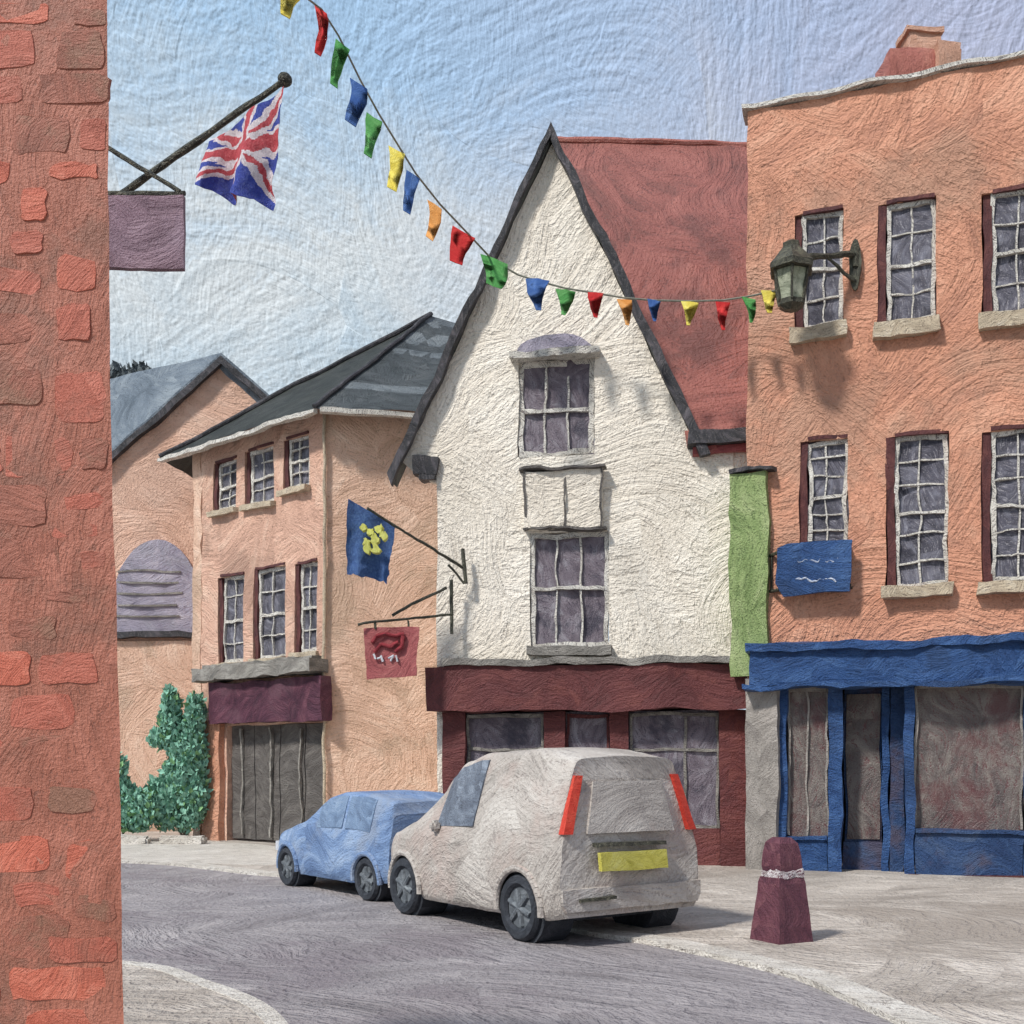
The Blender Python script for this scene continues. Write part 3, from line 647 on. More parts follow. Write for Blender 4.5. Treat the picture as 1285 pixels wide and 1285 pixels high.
# maroon shopfront
u0, u1 = fw.uz(541, 860)[0], fw.uz(937, 860)[0]; zt, zb = fw.uz(740, 836)[1], fw.uz(740, 892)[1]
bm = new(); fw.box(bm, u0, u1-.03, zb, zt, .02, .36); sf = finish('fascia', bm, 'maroon', t, amp=AMP*1.5, fr=1.2, cell=.2)
bm = new(); fw.box(bm, u0+.3, u1-.25, zt+.003, zt+.12, .0, .42); finish('cornice', bm, 'grey_trim', t, sf, amp=AMP*1.6, fr=1.5, cell=.15)
for x0, x1 in ((556, 584), (683, 709), (765, 789), (903, 938)):
    bm = new(); a = fw.rect(x0, 893, x1, 1087); fw.box(bm, a[0], a[1], 0, zb-.003, -.12, .08); finish('pilaster', bm, 'maroon', t, amp=AMP, cell=.2)
for x0, x1, low in ((585, 682, 1), (710, 764, 0), (790, 902, 1)):
    a = fw.rect(x0, 893, x1, 1087); bm = new(); z0 = .7 if low else .1
    f_ = .045
    for q in ((a[0], a[0]+f_, z0, zb-.05), (a[1]-f_, a[1], z0, zb-.05), (a[0]+f_, a[1]-f_, zb-.11, zb-.05), (a[0]+f_, a[1]-f_, z0, z0+.06), (a[0]+f_, a[1]-f_, zb-.72, zb-.67)):
        fw.box(bm, *q, -.1, -.03)
    if x0 == 790: fw.box(bm, a[0]+(a[1]-a[0])*.62, a[0]+(a[1]-a[0])*.65, z0+.06, zb-.12, -.1, -.04)
    w = finish('shop_window', bm, 'grey_trim' if x0 != 710 else 'maroon', t, amp=AMP*1.2, fr=1.8, cell=.15)
    bm = new(); fw.box(bm, a[0]-.02, a[1]+.02, z0, zb, -.18, -.085); finish('pane', bm, 'glass_mauve', t, w, amp=AMP, cell=.25)
    if low:
        bm = new(); fw.box(bm, a[0]-.005, a[1]+.005, 0, z0-.01, -.16, -.01); finish('stall_riser', bm, 'maroon', t, w, amp=AMP, cell=.25)

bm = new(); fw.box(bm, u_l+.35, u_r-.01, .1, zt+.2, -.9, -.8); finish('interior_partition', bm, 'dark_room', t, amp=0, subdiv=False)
# flag and sign on left edge of the white house
fd = 19.6
t = thing('flagpole', 'thin dark flagpole slanting from the left edge of the white house', 'flagpole', at(575, 705, fd))
bm = new(); tube(bm, at(580, 712, fd+.1), at(462, 638, fd-1.0), .03, .022); finish('pole', bm, 'iron', t, amp=.03, fr=2, cell=.1)
bm = new(); tube(bm, at(581, 690, fd+.1), at(584, 732, fd+.1), .035); tube(bm, at(562, 708, fd), at(582, 732, fd+.1), .022); finish('wall_plate', bm, 'iron', t, amp=.03, fr=2, cell=.1)
dd = fd-.9
bm = cloth([at(437, 626, dd), at(496, 660, dd+.3), at(488, 732, dd+.3), at(431, 716, dd)], 30, 30, .07, lambda u, v: 0, 3, thick=.012)
def blob_pts(bm, c, r, dep, seed=0, n=10, mi=0):
    poly = [c+Vector((math.cos(k*2*math.pi/n)*r*(1+.9*noise.noise(Vector((k*1.7, seed, 0)))), 0, math.sin(k*2*math.pi/n)*r*(1+.9*noise.noise(Vector((k*1.3, seed, 9)))))) for k in range(n)]
    prism(bm, poly, Vector((0, dep, 0)), mi)
o = finish('blue_flag', bm, 'flag_blue', amp=.02, fr=3, subdiv=False)
tag(o, 'hanging blue flag with a cluster of yellow blobs beside the white house', 'flag')
bm = new()
for i, (x, y, q) in enumerate(((456, 662, .055), (465, 668, .05), (475, 664, .06), (481, 673, .05), (470, 677, .06), (459, 680, .05), (462, 688, .07), (472, 690, .06))): blob_pts(bm, at(x, y, dd-.10), q*1.25, .10, i*3.1, n=14)
st = finish('emblem', bm, 'star_yellow', amp=.03, fr=4, cell=.05); st.parent = o
t = thing('pub_sign', 'square rose-red hanging sign with dark red emblem and white scrawl, on an iron bracket', 'sign', at(566, 770, fd))
bm = new(); tube(bm, at(566, 728, fd+.1), at(566, 796, fd+.1), .03); tube(bm, at(566, 770, fd), at(448, 783, fd-.5), .022); tube(bm, at(560, 737, fd), at(492, 772, fd-.3), .026)
tube(bm, at(470, 782, fd-.4), at(470, 790, fd-.4), .02); tube(bm, at(512, 778, fd-.3), at(512, 790, fd-.3), .02)
finish('bracket', bm, 'iron', t, amp=.03, fr=2, cell=.1)
ps = fd-.4; a, b = at(455, 852, ps), at(526, 788, ps); bm = new()
prism(bm, [Vector((a.x, ps, b.z)), Vector((b.x, ps, b.z+.02)), Vector((b.x-.05, ps, a.z+.06)), Vector((a.x+.08, ps, a.z-.02))], EY*.05)
bo = finish('board', bm, 'sign_rose', t, amp=.035, fr=2, cell=.1)
bm = new()
for pts in (((467, 806), (472, 798), (484, 795), (496, 798), (506, 796)), ((470, 818), (478, 808), (490, 812), (500, 806)), ((505, 798), (504, 812), (496, 818))):
    for p, q in zip(pts, pts[1:]): tube(bm, at(*p, ps-.02), at(*q, ps-.02), .035, .028)
finish('emblem', bm, 'emblem_red', t, bo, amp=.02, fr=4, cell=.06)
bm = new()
for pts in (((469, 820), (472, 827)), ((478, 822), (481, 830)), ((487, 826), (494, 822), (490, 830)), ((497, 822), (499, 830)), ((474, 826), (480, 824))):
    bm = new()
    for p, q in zip(pts, pts[1:]): tube(bm, at(*p, ps-.03), at(*q, ps-.03), .018)
    finish('lettering', bm, 'lettering', t, bo, amp=.02, fr=4, cell=.06)
# pink creeper strip at the wall's left edge
# ================================================================== NARROW GREEN HOUSE
fg = Facade(922, 18.72, 962, 18.45)
t = thing('narrow_house', 'narrow lime green wall strip above a grey pier, squeezed between white and orange houses', 'building', fg.a+fg.u*.3)
a = fg.rect(920, 594, 966, 848); bm = new(); fg.box(bm, a[0]-.02, a[1]-.02, a[2], a[3], -1.5, .09); finish('wall', bm, 'green_wall', t, amp=AMP*1.5, fr=1.6, cell=.2)
a2 = fg.rect(938, 856, 976, 1090); bm = new(); fg.box(bm, a2[0], a2[1]+.02, 0, a2[3]+.05, -1.4, .12); finish('pier', bm, 'pier', t, amp=AMP*1.2, cell=.2)
bm = new(); b_ = fg.rect(918, 589, 972, 594); fg.box(bm, b_[0], b_[1], b_[2], b_[3], -.3, .16); finish('gutter', bm, 'barge', t, amp=AMP*1.5, fr=2, cell=.1)

# ================================================================== RIGHT ORANGE HOUSE
fo = Facade(938, 18.6, 1285, 17.15)
t = thing('orange_house', 'tall flat-topped orange house with sash windows above a blue shopfront', 'house', fo.a+fo.u*2.4)
t0 = t; LR = fo.len+2.2
ztop = fo.uz(1110, 106)[1]
ow = [(996,266,1058,410), (1101,252,1174,404), (1233,238,1306,392)]; ow2 = [(1003,552,1064,690), (1112,545,1190,735), (1232,538,1310,730)]
A1 = [fo.rect(*w) for w in ow]; A2 = [fo.rect(*w) for w in ow2]
U_ = lambda px: fo.uz(px, 960)[0]; zfa = fo.uz(1120, 808)[1]; zfb = fo.uz(1120, 860)[1]
shop = (.25, U_(1400), 0, zfb+.15)
bm = new(); fo.wall(bm, 0, LR, 0, ztop, A1+A2+[shop], thick=.35); finish('wall', bm, 'orange_wall', t, amp=AMP*1.1)
bm = new(); B0 = fo.P(0, 0, -.353); prism(bm, [B0, B0+fo.u*.3, B0+fo.u*.3-fo.n*7, B0-fo.n*7], EZ*(ztop-.05)); finish('side_wall', bm, 'orange_wall', t, amp=AMP)
bm = new(); B0 = fo.P(.3, 0, -.353); prism(bm, [B0, fo.P(LR, 0, -.353), fo.P(LR, 0, -7), fo.P(.3, 0, -7)], EZ*.1); bmesh.ops.translate(bm, verts=bm.verts, vec=(0, 0, ztop-.4)); finish('roof', bm, 'slate', t, amp=0)
bm = new(); fo.box(bm, -.08, LR, ztop+.002, ztop+.07, -.4, .1); finish('coping', bm, 'white_trim', t, amp=AMP*1.6, fr=1.2, cell=.2)
for rc in A1: window(fo, t, rc, 2, 4, depth=.12, fw=.065, reveal_shade=.14, sill_h=.24, sill_w=.16)
for rc in A2: window(fo, t, rc, 2, 6, depth=.12, fw=.065, reveal_shade=.14, sill_h=.2, sill_w=.18)
# chimney
cu = fo.uz(1160, 80)[0]*1.12
bm = new(); co = -2.0
def chp(x0, y0, x1, y1, dd): a, b = at(x0, y1, dd), at(x1, y0, dd); return a, b
a, b = chp(1115, 62, 1205, 115, 20); bm = new(); box(bm, a.x, b.x, 20, 20.7, ztop-.5, b.z); chm = finish('chimney', bm, ['chimney_red'], t, amp=AMP*2, fr=1.5, cell=.15)
a, b = chp(1142, 32, 1180, 64, 20.1); bm = new(); box(bm, a.x, b.x, 20.1, 20.5, at(0, 64, 20).z, b.z); box(bm, a.x-.06, b.x+.05, 20.05, 20.55, b.z-.12, b.z-.02); finish('pot', bm, 'chimney_tan', t, chm, amp=AMP*2, fr=1.5, cell=.12)
a, b = chp(1176, 55, 1203, 75, 19.9); bm = new(); box(bm, a.x, b.x, 19.85, 20.4, a.z-.5, b.z); finish('chimney_shoulder', bm, 'chimney_tan', t, chm, amp=AMP*2, fr=1.5, cell=.12)
# shopfront
bm = new(); fo.box(bm, .1, LR, zfb, zfa, .02, .34); fs = finish('fascia', bm, 'blue', t, amp=AMP*1.6, fr=1.3, cell=.15)
bm = new(); fo.box(bm, .0, LR, zfa-.1, zfa+.03, .02, .42); fo.box(bm, .0, LR, zfb-.03, zfb+.05, .02, .4); finish('cornice', bm, 'blue', t, fs, amp=AMP*1.8, fr=1.6, cell=.12)
def U(px, py=960): return fo.uz(px, py)[0]
for x0, x1, deep in ((974, 988, 0), (1040, 1057, 0), (1106, 1115, .35), (1135, 1147, 0), (1285, 1300, 0)):
    bm = new(); fo.box(bm, U(x0), U(x1), 0.0, zfb-.005, -.14-deep, .06-deep); finish('pilaster', bm, 'blue', t, amp=AMP*1.2, fr=1.5, cell=.15)
for x0, x1, zr, deep, gl in ((989, 1039, .55, 0, 'glass_brown'), (1148, 1284, .72, 0, 'glass_brown'), (1301, 1400, .72, 0, 'glass_brown')):
    a0, a1 = U(x0), U(x1); bm = new(); fo.box(bm, a0, a1, .04, zr, -.12, .02); fo.box(bm, a0, a1, zr+.002, zr+.06, -.12, .07)
    sr_ = finish('stall_riser', bm, 'blue' if x0 == 989 else 'blue_worn', t, amp=AMP*1.2, fr=1.5, cell=.2)
    bm = new(); f_ = .035
    for q in ((a0, a0+f_, zr+.065, zfb-.01), (a1-f_, a1, zr+.065, zfb-.01), (a0+f_, a1-f_, zfb-.07, zfb-.01)): fo.box(bm, *q, -.1, -.03)
    if x0 == 989: fo.box(bm, (a0+a1)/2-.03, (a0+a1)/2, zr+.065, zfb-.07, -.1, -.05)
    w = finish('shop_window', bm, 'pier', t, amp=AMP*1.2, fr=1.6, cell=.15)
    bm = new(); fo.box(bm, a0-.005, a1+.005, zr, zfb+.1, -.2, -.095); finish('pane', bm, gl, t, w, amp=AMP, cell=.25)
bm = new(); fo.box(bm, U(1058), U(1105), .05, zfb, -.55, -.48); fo.box(bm, U(1058)-.02, U(1106), .02, .5, -.475, -.42); dr = finish('door', bm, ['blue_worn'], t, amp=AMP, cell=.2)
bm = new(); fo.box(bm, U(1061), U(1103), .55, zfb-.1, -.475, -.45); finish('pane', bm, 'glass_brown', t, dr, amp=AMP, cell=.2)
bm = new(); fo.box(bm, U(1116), U(1134), .0, zfb, -.42, -.3); finish('door_side_panel', bm, 'blue_worn', t, amp=AMP, cell=.2)
bm = new(); fo.box(bm, U(1140), LR-.3, .003, .05, .0, .09); finish('plinth', bm, 'shade_plinth_maroon', t, amp=AMP, cell=.2)

# blue hanging board in front of the first window
a = fo.rect(976, 686, 1070, 747)
t = thing('shop_sign', 'small blue board with two rows of pale scrawl under the left-hand window', 'sign', fo.P((a[0]+a[1])/2, a[2], .2))
bm = new(); prism(bm, [fo.P(a[0]+.02, a[3]-.02, .22), fo.P(a[0]+.2, a[3]+.04, .22), fo.P(a[1], a[3]+.02, .22), fo.P(a[1]-.02, a[2], .22), fo.P(a[0]+.12, a[2]-.02, .22), fo.P(a[0], a[2]+.2, .22)], fo.n*.07)
bo = finish('board', bm, 'blue', t, amp=.03, fr=2, cell=.1)
bm = new(); tube(bm, fo.P(a[0]-.12, a[3]-.1, .0), fo.P(a[0]+.05, a[3]-.1, .24), .03); tube(bm, fo.P(a[0]-.12, a[2]+.1, .0), fo.P(a[0]+.05, a[2]+.1, .24), .03); tube(bm, fo.P(a[1]-.05, a[2]+.1, 0), fo.P(a[1]-.05, a[2]+.1, .24), .03); tube(bm, fo.P(a[0]-.1, a[2]+.1, .03), fo.P(a[1], a[2]+.1, .03), .02); tube(bm, fo.P(a[0]-.1, a[2]+.1, .03), fo.P(a[0]-.1, a[3]-.1, .03), .02); finish('bracket', bm, 'iron', t, amp=.02, fr=3, cell=.1)
bm = new()
def scrawl(x0, x1, y, hgt, n, seed):
    rr = random.Random(seed); pts = []
    for k in range(n+1):
        u, z = fo.uz(x0+(x1-x0)*k/n, y+rr.uniform(-hgt, hgt)); pts.append(fo.P(u, z, .292))
    return pts
for sc in (scrawl(1000, 1052, 707, 3.5, 13, 1), scrawl(1001, 1050, 731, 2.5, 15, 4)):
    bm = new()
    for k, (p, q) in enumerate(zip(sc, sc[1:])): tube(bm, p, q, .016 if k % 4 else .006, .013, 5)
    finish('lettering', bm, 'worn_letter', t, bo, amp=.02, fr=6, cell=.04)


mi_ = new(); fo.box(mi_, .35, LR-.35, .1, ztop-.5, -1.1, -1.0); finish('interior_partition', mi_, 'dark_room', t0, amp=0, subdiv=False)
# ================================================================== LANTERN
pu = fo.uz(1073, 335)
plp = fo.P(pu[0], pu[1], .02); ld = 17.4
t = thing('wall_lantern', 'old black iron street lantern on a wall bracket of the orange house', 'lamp', plp)
bm = new()
poly = []
for k in range(16):
    an = k*math.pi/8; poly.append(fo.P(pu[0]+math.cos(an)*.10, pu[1]+math.sin(an)*.42, .02))
prism(bm, poly, fo.n*.07); finish('wall_plate', bm, 'iron', t, amp=.02, fr=3, cell=.1)
lc = at(993, 345, ld)
bm = new(); top = at(1000, 322, ld); A = fo.P(pu[0], at(1073, 322, 18).z, .08)
tube(bm, A, top, .05, .05); tube(bm, fo.P(pu[0], pu[1]-.28, .08), (A+top)/2+EZ*-.02, .035, .025); tube(bm, A+EZ*.12, A+EZ*-.2, .06); tube(bm, top+EZ*.12, top-EZ*.1, .05)
finish('bracket_arm', bm, 'iron', t, amp=.025, fr=3, cell=.08)
def ring6(c, r, z, n=6, ph=.3): return [Vector((c.x+r*math.cos(ph+k*2*math.pi/n), c.y+r*math.sin(ph+k*2*math.pi/n), z)) for k in range(n)]
def loft(bm, rings, mi=0, cap=True):
    vs = [[bm.verts.new(p) for p in r] for r in rings]; n = len(vs[0])
    for a, b in zip(vs, vs[1:]):
        for k in range(n): f = bm.faces.new([a[k], a[(k+1) % n], b[(k+1) % n], b[k]]); f.material_index = mi
    if cap: bm.faces.new(vs[0][::-1]).material_index = mi; bm.faces.new(vs[-1]).material_index = mi
z = lambda py: at(0, py, ld).z
bm = new(); loft(bm, [ring6(lc, .19, z(379)), ring6(lc, .27, z(342))]); finish('glazing', bm, 'lantern_glass', t, amp=.015, fr=3, cell=.1)
bm = new(); loft(bm, [ring6(lc, .37, z(341)), ring6(lc, .38, z(334)), ring6(lc, .22, z(318)), ring6(lc, .14, z(310)), ring6(lc, .15, z(306)), ring6(lc, .04, z(302))]); finish('hood', bm, 'iron', t, amp=.03, fr=3, cell=.1)
bm = new()
loft(bm, [ring6(lc, .10, z(390)), ring6(lc, .21, z(384)), ring6(lc, .21, z(378))])
for p, q in zip(ring6(lc, .21, z(380)), ring6(lc, .29, z(341))): tube(bm, p, q, .022)
finish('cage', bm, 'iron', t, amp=.02, fr=3, cell=.1)

# ================================================================== BUNTING
t = thing('bunting', 'string of small coloured pennants slung from upper left to the gable and the lantern', 'bunting', at(618, 335, 19.3))
pen = [(368,-10,28,'b_yellow',18,10.6),(404,8,58,'b_red',15,11.2),(430,52,54,'b_green',18,12.),(450,102,50,'b_blue',22,12.9),(470,143,52,'b_green',19,13.8),(497,185,52,'b_yellow',20,14.8),(518,216,50,'b_blue',16,15.6),
 (545,253,45,'b_orange',18,16.6),(582,288,42,'b_red',28,17.8),(620,322,38,'b_green',36,18.7),(674,350,40,'b_blue',30,18.85),(710,363,32,'b_green',26,18.75),(747,366,34,'b_red',20,18.6),(784,374,34,'b_orange',18,18.5),
 (821,374,30,'b_blue',18,18.4),(865,378,30,'b_yellow',20,18.25),(907,378,36,'b_red',18,18.1),(940,373,32,'b_green',18,17.95),(967,363,28,'b_yellow',24,17.75)]
line = [at(330, -75, 9.8), at(362, -20, 10.5), at(404, 12, 11.2), at(425, 45, 11.9), at(452, 100, 12.9), at(475, 142, 13.8), at(502, 186, 14.8), at(522, 218, 15.6), at(552, 256, 16.6), at(590, 296, 17.8), at(618, 326, 18.9), at(650, 345, 18.95), at(680, 354, 18.85), at(710, 362, 18.75), at(748, 368, 18.6), at(784, 374, 18.5), at(821, 377, 18.4), at(865, 378, 18.25), at(907, 377, 18.1), at(940, 372, 17.95), at(985, 362, 17.6)]
bm = new()
for a, b in zip(line, line[1:]): tube(bm, a, b, .014*a.y/15, .014*b.y/15, 5)
finish('cord', bm, 'cord', t, amp=0, subdiv=False)
for i, (x, y, h, m, w, dd) in enumerate(pen):
    up = i < 10
    a = at(x-w/2, y+(-3 if up else 0), dd-.03); b = at(x+w/2, y+(9 if up else 2), dd-.03)
    tip = at(x-(9 if up and i not in (9,) else 0)+random.uniform(-3, 3), y+h, dd-.12); mid = lambda p, q, f: p*(1-f)+q*f
    bm = new(); n = 5; A = []; B = []
    for k in range(n+1):
        f = k/n; bend = math.sin(f*math.pi)*(.04 if up else .03)*(1 if i % 2 else -.4)
        wf = .0 if k < n else 0
        l, r = mid(a, tip, f), mid(b, tip, f)
        wd_ = (b-a)*(.28 if up else .10)*f; l = l-wd_; r = r+wd_
        A.append(l+EX*bend); B.append(r+EX*bend)
    Lp = A+B[::-1]
    for k in range(n):
        prism(bm, [A[k], B[k], B[k+1], A[k+1]], Vector((0, .02, 0)))
    bmesh.ops.remove_doubles(bm, verts=bm.verts, dist=.0005)
    o = finish('pennant', bm, m, t, amp=.03, fr=3, cell=.1)
    o['label'] = m[2:]+' pennant'

# ================================================================== VEHICLES
def interp(keys, x):
    ks = sorted(keys)
    if x <= ks[0][0]: return ks[0][1]
    for (a, va), (b, vb) in zip(ks, ks[1:]):
        if x <= b:
            f = (x-a)/(b-a); f = f*f*(3-2*f)*.5+f*.5
            return va+(vb-va)*f
    return ks[-1][1]
def make_vehicle(name, label, cat, loc, rz, sp, mats):
    """local axes: +x forward, y across (left = +y), z up; loc = ground under the rear left wheel's axle middle"""
    body, glass = mats['body'], mats['glass']
    t = thing(name, label, cat, loc, rz=rz); t['_loc'] = Vector((0, 0, 0))
    x0, x1, hw = sp['x0'], sp['x1'], sp['hw']; NX = 90
    xs = [x0+(x1-x0)*i/NX for i in range(NX+1)]
    T = [(0, 0)]
    def section(x):
        zb, zw, zr = interp(sp['bot'], x), interp(sp['belt'], x), interp(sp['roof'], x)
        en = interp(sp['narrow'], x); W = hw*en; wr = W*sp['tumble']
        top = max(zr, zw+.02); g = min(1, (top-zw)/.5)
        pts = [(W*.93, zb), (W*.985, zb+.10), (W, zb+(zw-zb)*.45), (W*.99, zb+(zw-zb)*.8), (W*.965, zw)]
        we = W*.965+(wr-W*.965)*g
        pts += [(W*.965+(we-W*.965)*.5, zw+(top-zw)*.45), (we, zw+(top-zw)*.84), (we*.9, zw+(top-zw)*.965), (we*.6, top), (0, top+.015)]
        return pts
    def dense(pts, n=4):
        P = [pts[0]]+pts+[pts[-1]]; out = []
        for i in range(1, len(P)-2):
            for k in range(n):
                tt = k/n; a, b, c, d_ = [Vector(q) for q in P[i-1:i+3]]
                out.append(.5*((2*b)+(-a+c)*tt+(2*a-5*b+4*c-d_)*tt*tt+(-a+3*b-3*c+d_)*tt**3))
        return out+[Vector(pts[-1])]
    bm = new(); lay = (bm.loops.layers.uv.get('UVMap') or bm.loops.layers.uv.new('UVMap')); grid = []; UVc = {}
    for x in xs:
        h = dense(section(x)); full = [(p.x, p.y) for p in h]+[(-p.x, p.y) for p in h[-2::-1]]
        row = []; s = 0; prev = None
        for (y, z_) in full:
            if prev: s += math.hypot(y-prev[0], z_-prev[1])
            prev = (y, z_); bow = sp.get('bow', .06)
            xx = x
            if x > x1-.35: xx = x-(1-math.cos(min(1, abs(y)/hw)*1.3))*.22*((x-(x1-.35))/.35)
            if x < x0+.15: xx = x+(1-math.cos(min(1, abs(y)/hw)*1.2))*.10*((x0+.15-x)/.15)+ sp.get('rake', 0)*max(0, z_-.9)*((x0+.15-x)/.15)
            v = bm.verts.new((xx, y, z_)); UVc[v] = (x, s); row.append(v)
        grid.append(row)
    for v in bm.verts:
        for wx in sp['wheels']:
            r = math.hypot(v.co.x-wx, v.co.z-sp['wr']); RA = sp['wr']*1.17
            if abs(v.co.y) > hw*.7 and abs(r-RA) < .028 and r > 0:
                k = RA/r; v.co.x = wx+(v.co.x-wx)*k; v.co.z = sp['wr']+(v.co.z-sp['wr'])*k
    for i in range(NX):
        for j in range(len(grid[0])-1):
            q = [grid[i][j], grid[i+1][j], grid[i+1][j+1], grid[i][j+1]]
            c = sum((v.co for v in q), Vector())/4
            if abs(c.y) > hw*.7 and any(math.hypot(c.x-wx, c.z-sp['wr']) < sp['wr']*1.17 for wx in sp['wheels']): continue
            f = bm.faces.new(q)
            for l in f.loops: l[lay].uv = UVc[l.vert]
    for row in (grid[0], grid[-1]):
        f = bm.faces.new(row if row is grid[0] else row[::-1])
        for l in f.loops: l[lay].uv = (l.vert.co.y, l.vert.co.z)
    finish('body', bm, body, t, amp=.012, fr=2, subdiv=False, keepuv=True)
    bm = new(); box(bm, x0+.35, x1-.3, -hw*.8, hw*.8, interp(sp['bot'], 1)-.01, interp(sp['bot'], 1)+.2); 
    for wx in sp['wheels']:
        for s in (-1, 1): tube(bm, (wx, s*(hw*.93), sp['wr']), (wx, s*hw*.55, sp['wr']), sp['wr']*1.15, n=20)
    finish('underbody', bm, 'tyre', t, amp=0)
    # glass patches
    def patch(nm, xr, jr, mat, off=.012, par=None):
        bm = new(); lay = (bm.loops.layers.uv.get('UVMap') or bm.loops.layers.uv.new('UVMap')); V = {}
        H = len(grid[0]) 
        for i, x in enumerate(xs):
            xl = xr
            if not (xl[0] <= x <= xl[1]): continue
            h = dense(section(x))
            for j in range(jr[0], jr[1]+1):
                p = h[j]; V[i, j] = (x, p.x, p.y)
        faces = []
        for side in ((1,) if not isinstance(mat, tuple) else (1, -1)):
            pass
        return V
    h_n = len(dense(section(0)))
    def side_glass(xa, xb, nm, sgn, ja=17, jb=25):
        bm = new(); n = 10; rows = []
        for k in range(n+1):
            x = xa+(xb-xa)*k/n; h = dense(section(x)); row = []
            for j in range(ja, jb+1):
                p = h[j]; row.append((x, sgn*(p.x+.012), p.y))
            rows.append(row)
        # keep the glass below the local roof: slanting ends come from the section itself
        vs = [[bm.verts.new(p) for p in r] for r in rows]
        for a, b in zip(vs, vs[1:]):
            for j in range(len(a)-1): bm.faces.new([a[j], b[j], b[j+1], a[j+1]])
        ret = bmesh.ops.extrude_face_region(bm, geom=bm.faces[:], use_keep_orig=True)
        bmesh.ops.translate(bm, verts=[g for g in ret['geom'] if isinstance(g, bmesh.types.BMVert)], vec=(0, -sgn*.05, 0))
        return finish(nm, bm, glass, t, amp=.008, fr=3, subdiv=False)
    for sgn in (1, -1):
        for xa, xb in sp['side_glass']: side_glass(xa, xb, 'side_window', sgn)
    # windscreen: follow the roof line between two stations
    def slope_glass(xa, xb, nm, mat):
        bm = new(); n = 8; rows = []
        for k in range(n+1):
            x = xa+(xb-xa)*k/n; h = dense(section(x)); z_ = h[-1].y; w = min(h[25].x, h[-5].x*1.5)*1.0
            w = h[26].x*.97
            rows.append([(x, y*w, z_-(abs(y)**3)*.05+.02) for y in (-1, -.6, -.2, .2, .6, 1)])
        vs = [[bm.verts.new(p) for p in r] for r in rows]
        for a, b in zip(vs, vs[1:]):
            for j in range(len(a)-1): bm.faces.new([a[j], b[j], b[j+1], a[j+1]])
        ret = bmesh.ops.extrude_face_region(bm, geom=bm.faces[:], use_keep_orig=True)
        bmesh.ops.translate(bm, verts=[g for g in ret['geom'] if isinstance(g, bmesh.types.BMVert)], vec=(0, 0, -.06))
        return finish(nm, bm, mat, t, amp=.006, fr=3, subdiv=False)
    slope_glass(*sp['screen'], 'windscreen', glass)
    # wheels
    for wx in sp['wheels']:
        for s in (1, -1):
            bm = new(); RA = sp['wr']*1.17; pp = []
            for k in range(15):
                an = R(-8+196*k/14); x_, z_ = wx+math.cos(an)*RA, sp['wr']+math.sin(an)*RA
                h = dense(section(x_)); yb = max((p.x for p in h if abs(p.y-z_) < .12), default=hw)
                pp.append(Vector((x_, s*(yb+.004), z_)))
            for p, q in zip(pp, pp[1:]): tube(bm, p, q, .038, .038, 8)
            finish('wheel_arch', bm, mats['arch'], t, amp=.006, fr=4, subdiv=False)
            wr = sp['wr']; yo, yi = s*(hw*1.0), s*(hw*.78)
            bm = new(); prof = [(.62, yo-s*.02), (.72, yo+s*.012), (.92, yo+s*.012), (1., yo-s*.03), (1., yi+s*.03), (.9, yi), (.6, yi)]; n = 28
            rg = [[bm.verts.new((wx+math.cos(a*2*math.pi/n)*wr*r, y, wr+math.sin(a*2*math.pi/n)*wr*r)) for r, y in prof] for a in range(n)]
            for a in range(n):
                for k in range(len(prof)-1): bm.faces.new([rg[a][k], rg[(a+1) % n][k], rg[(a+1) % n][k+1], rg[a][k+1]])
            wh = finish('wheel', bm, 'tyre', t, amp=.006, fr=4, subdiv=False)
            bm = new(); tube(bm, (wx, yo-s*.05, wr), (wx, yo-s*.03, wr), wr*.63, n=24)
            for k in range(6):
                an = k*math.pi/3+.3; tube(bm, (wx, yo-s*.025, wr), (wx+math.cos(an)*wr*.56, yo-s*.025, wr+math.sin(an)*wr*.56), .035, .03)
            tube(bm, (wx, yo-s*.04, wr), (wx, yo+s*.005, wr), wr*.16, wr*.12, n=12)
            finish('rim', bm, 'rim', t, wh, amp=.005, fr=4, subdiv=False)
    return t
van = dict(x0=-.72, x1=3.12, hw=.96, wheels=(0, 2.45), wr=.345, tumble=.72, rake=.16,
           bot=[(-.72, .30), (-.3, .24), (2.6, .22), (3.12, .28)], belt=[(-.72, 1.02), (.5, 1.05), (2.2, 1.02), (2.75, .92), (3.0, .82), (3.12, .62)],
           roof=[(-.72, 1.66), (-.60, 1.88), (.1, 1.98), (1.1, 1.95), (1.5, 1.86), (1.75, 1.68), (2.3, 1.14), (2.75, .98), (3.0, .86), (3.12, .64)],
           narrow=[(-.72, .95), (-.5, 1.), (2.4, 1.), (2.9, .95), (3.12, .84)], side_glass=[(.95, 1.72)], screen=(1.72, 2.25))
hd = Vector((-.561, .829, 0)); lf = Vector((-.829, -.561, 0))      # heading, and its left
rzv = math.atan2(hd.y, hd.x)
Rw = Vector((.085, 11.22, 0)); org = Rw-lf*.93
tv = make_vehicle('silver_car', 'pale silver-grey tall hatchback with red rear lights and yellow number plate', 'car', org, rzv, van, dict(body='silver', glass='car_glass', arch='silver'))
def vbox(bm, x0, x1, y0, y1, z0, z1): box(bm, x0, x1, y0, y1, z0, z1)
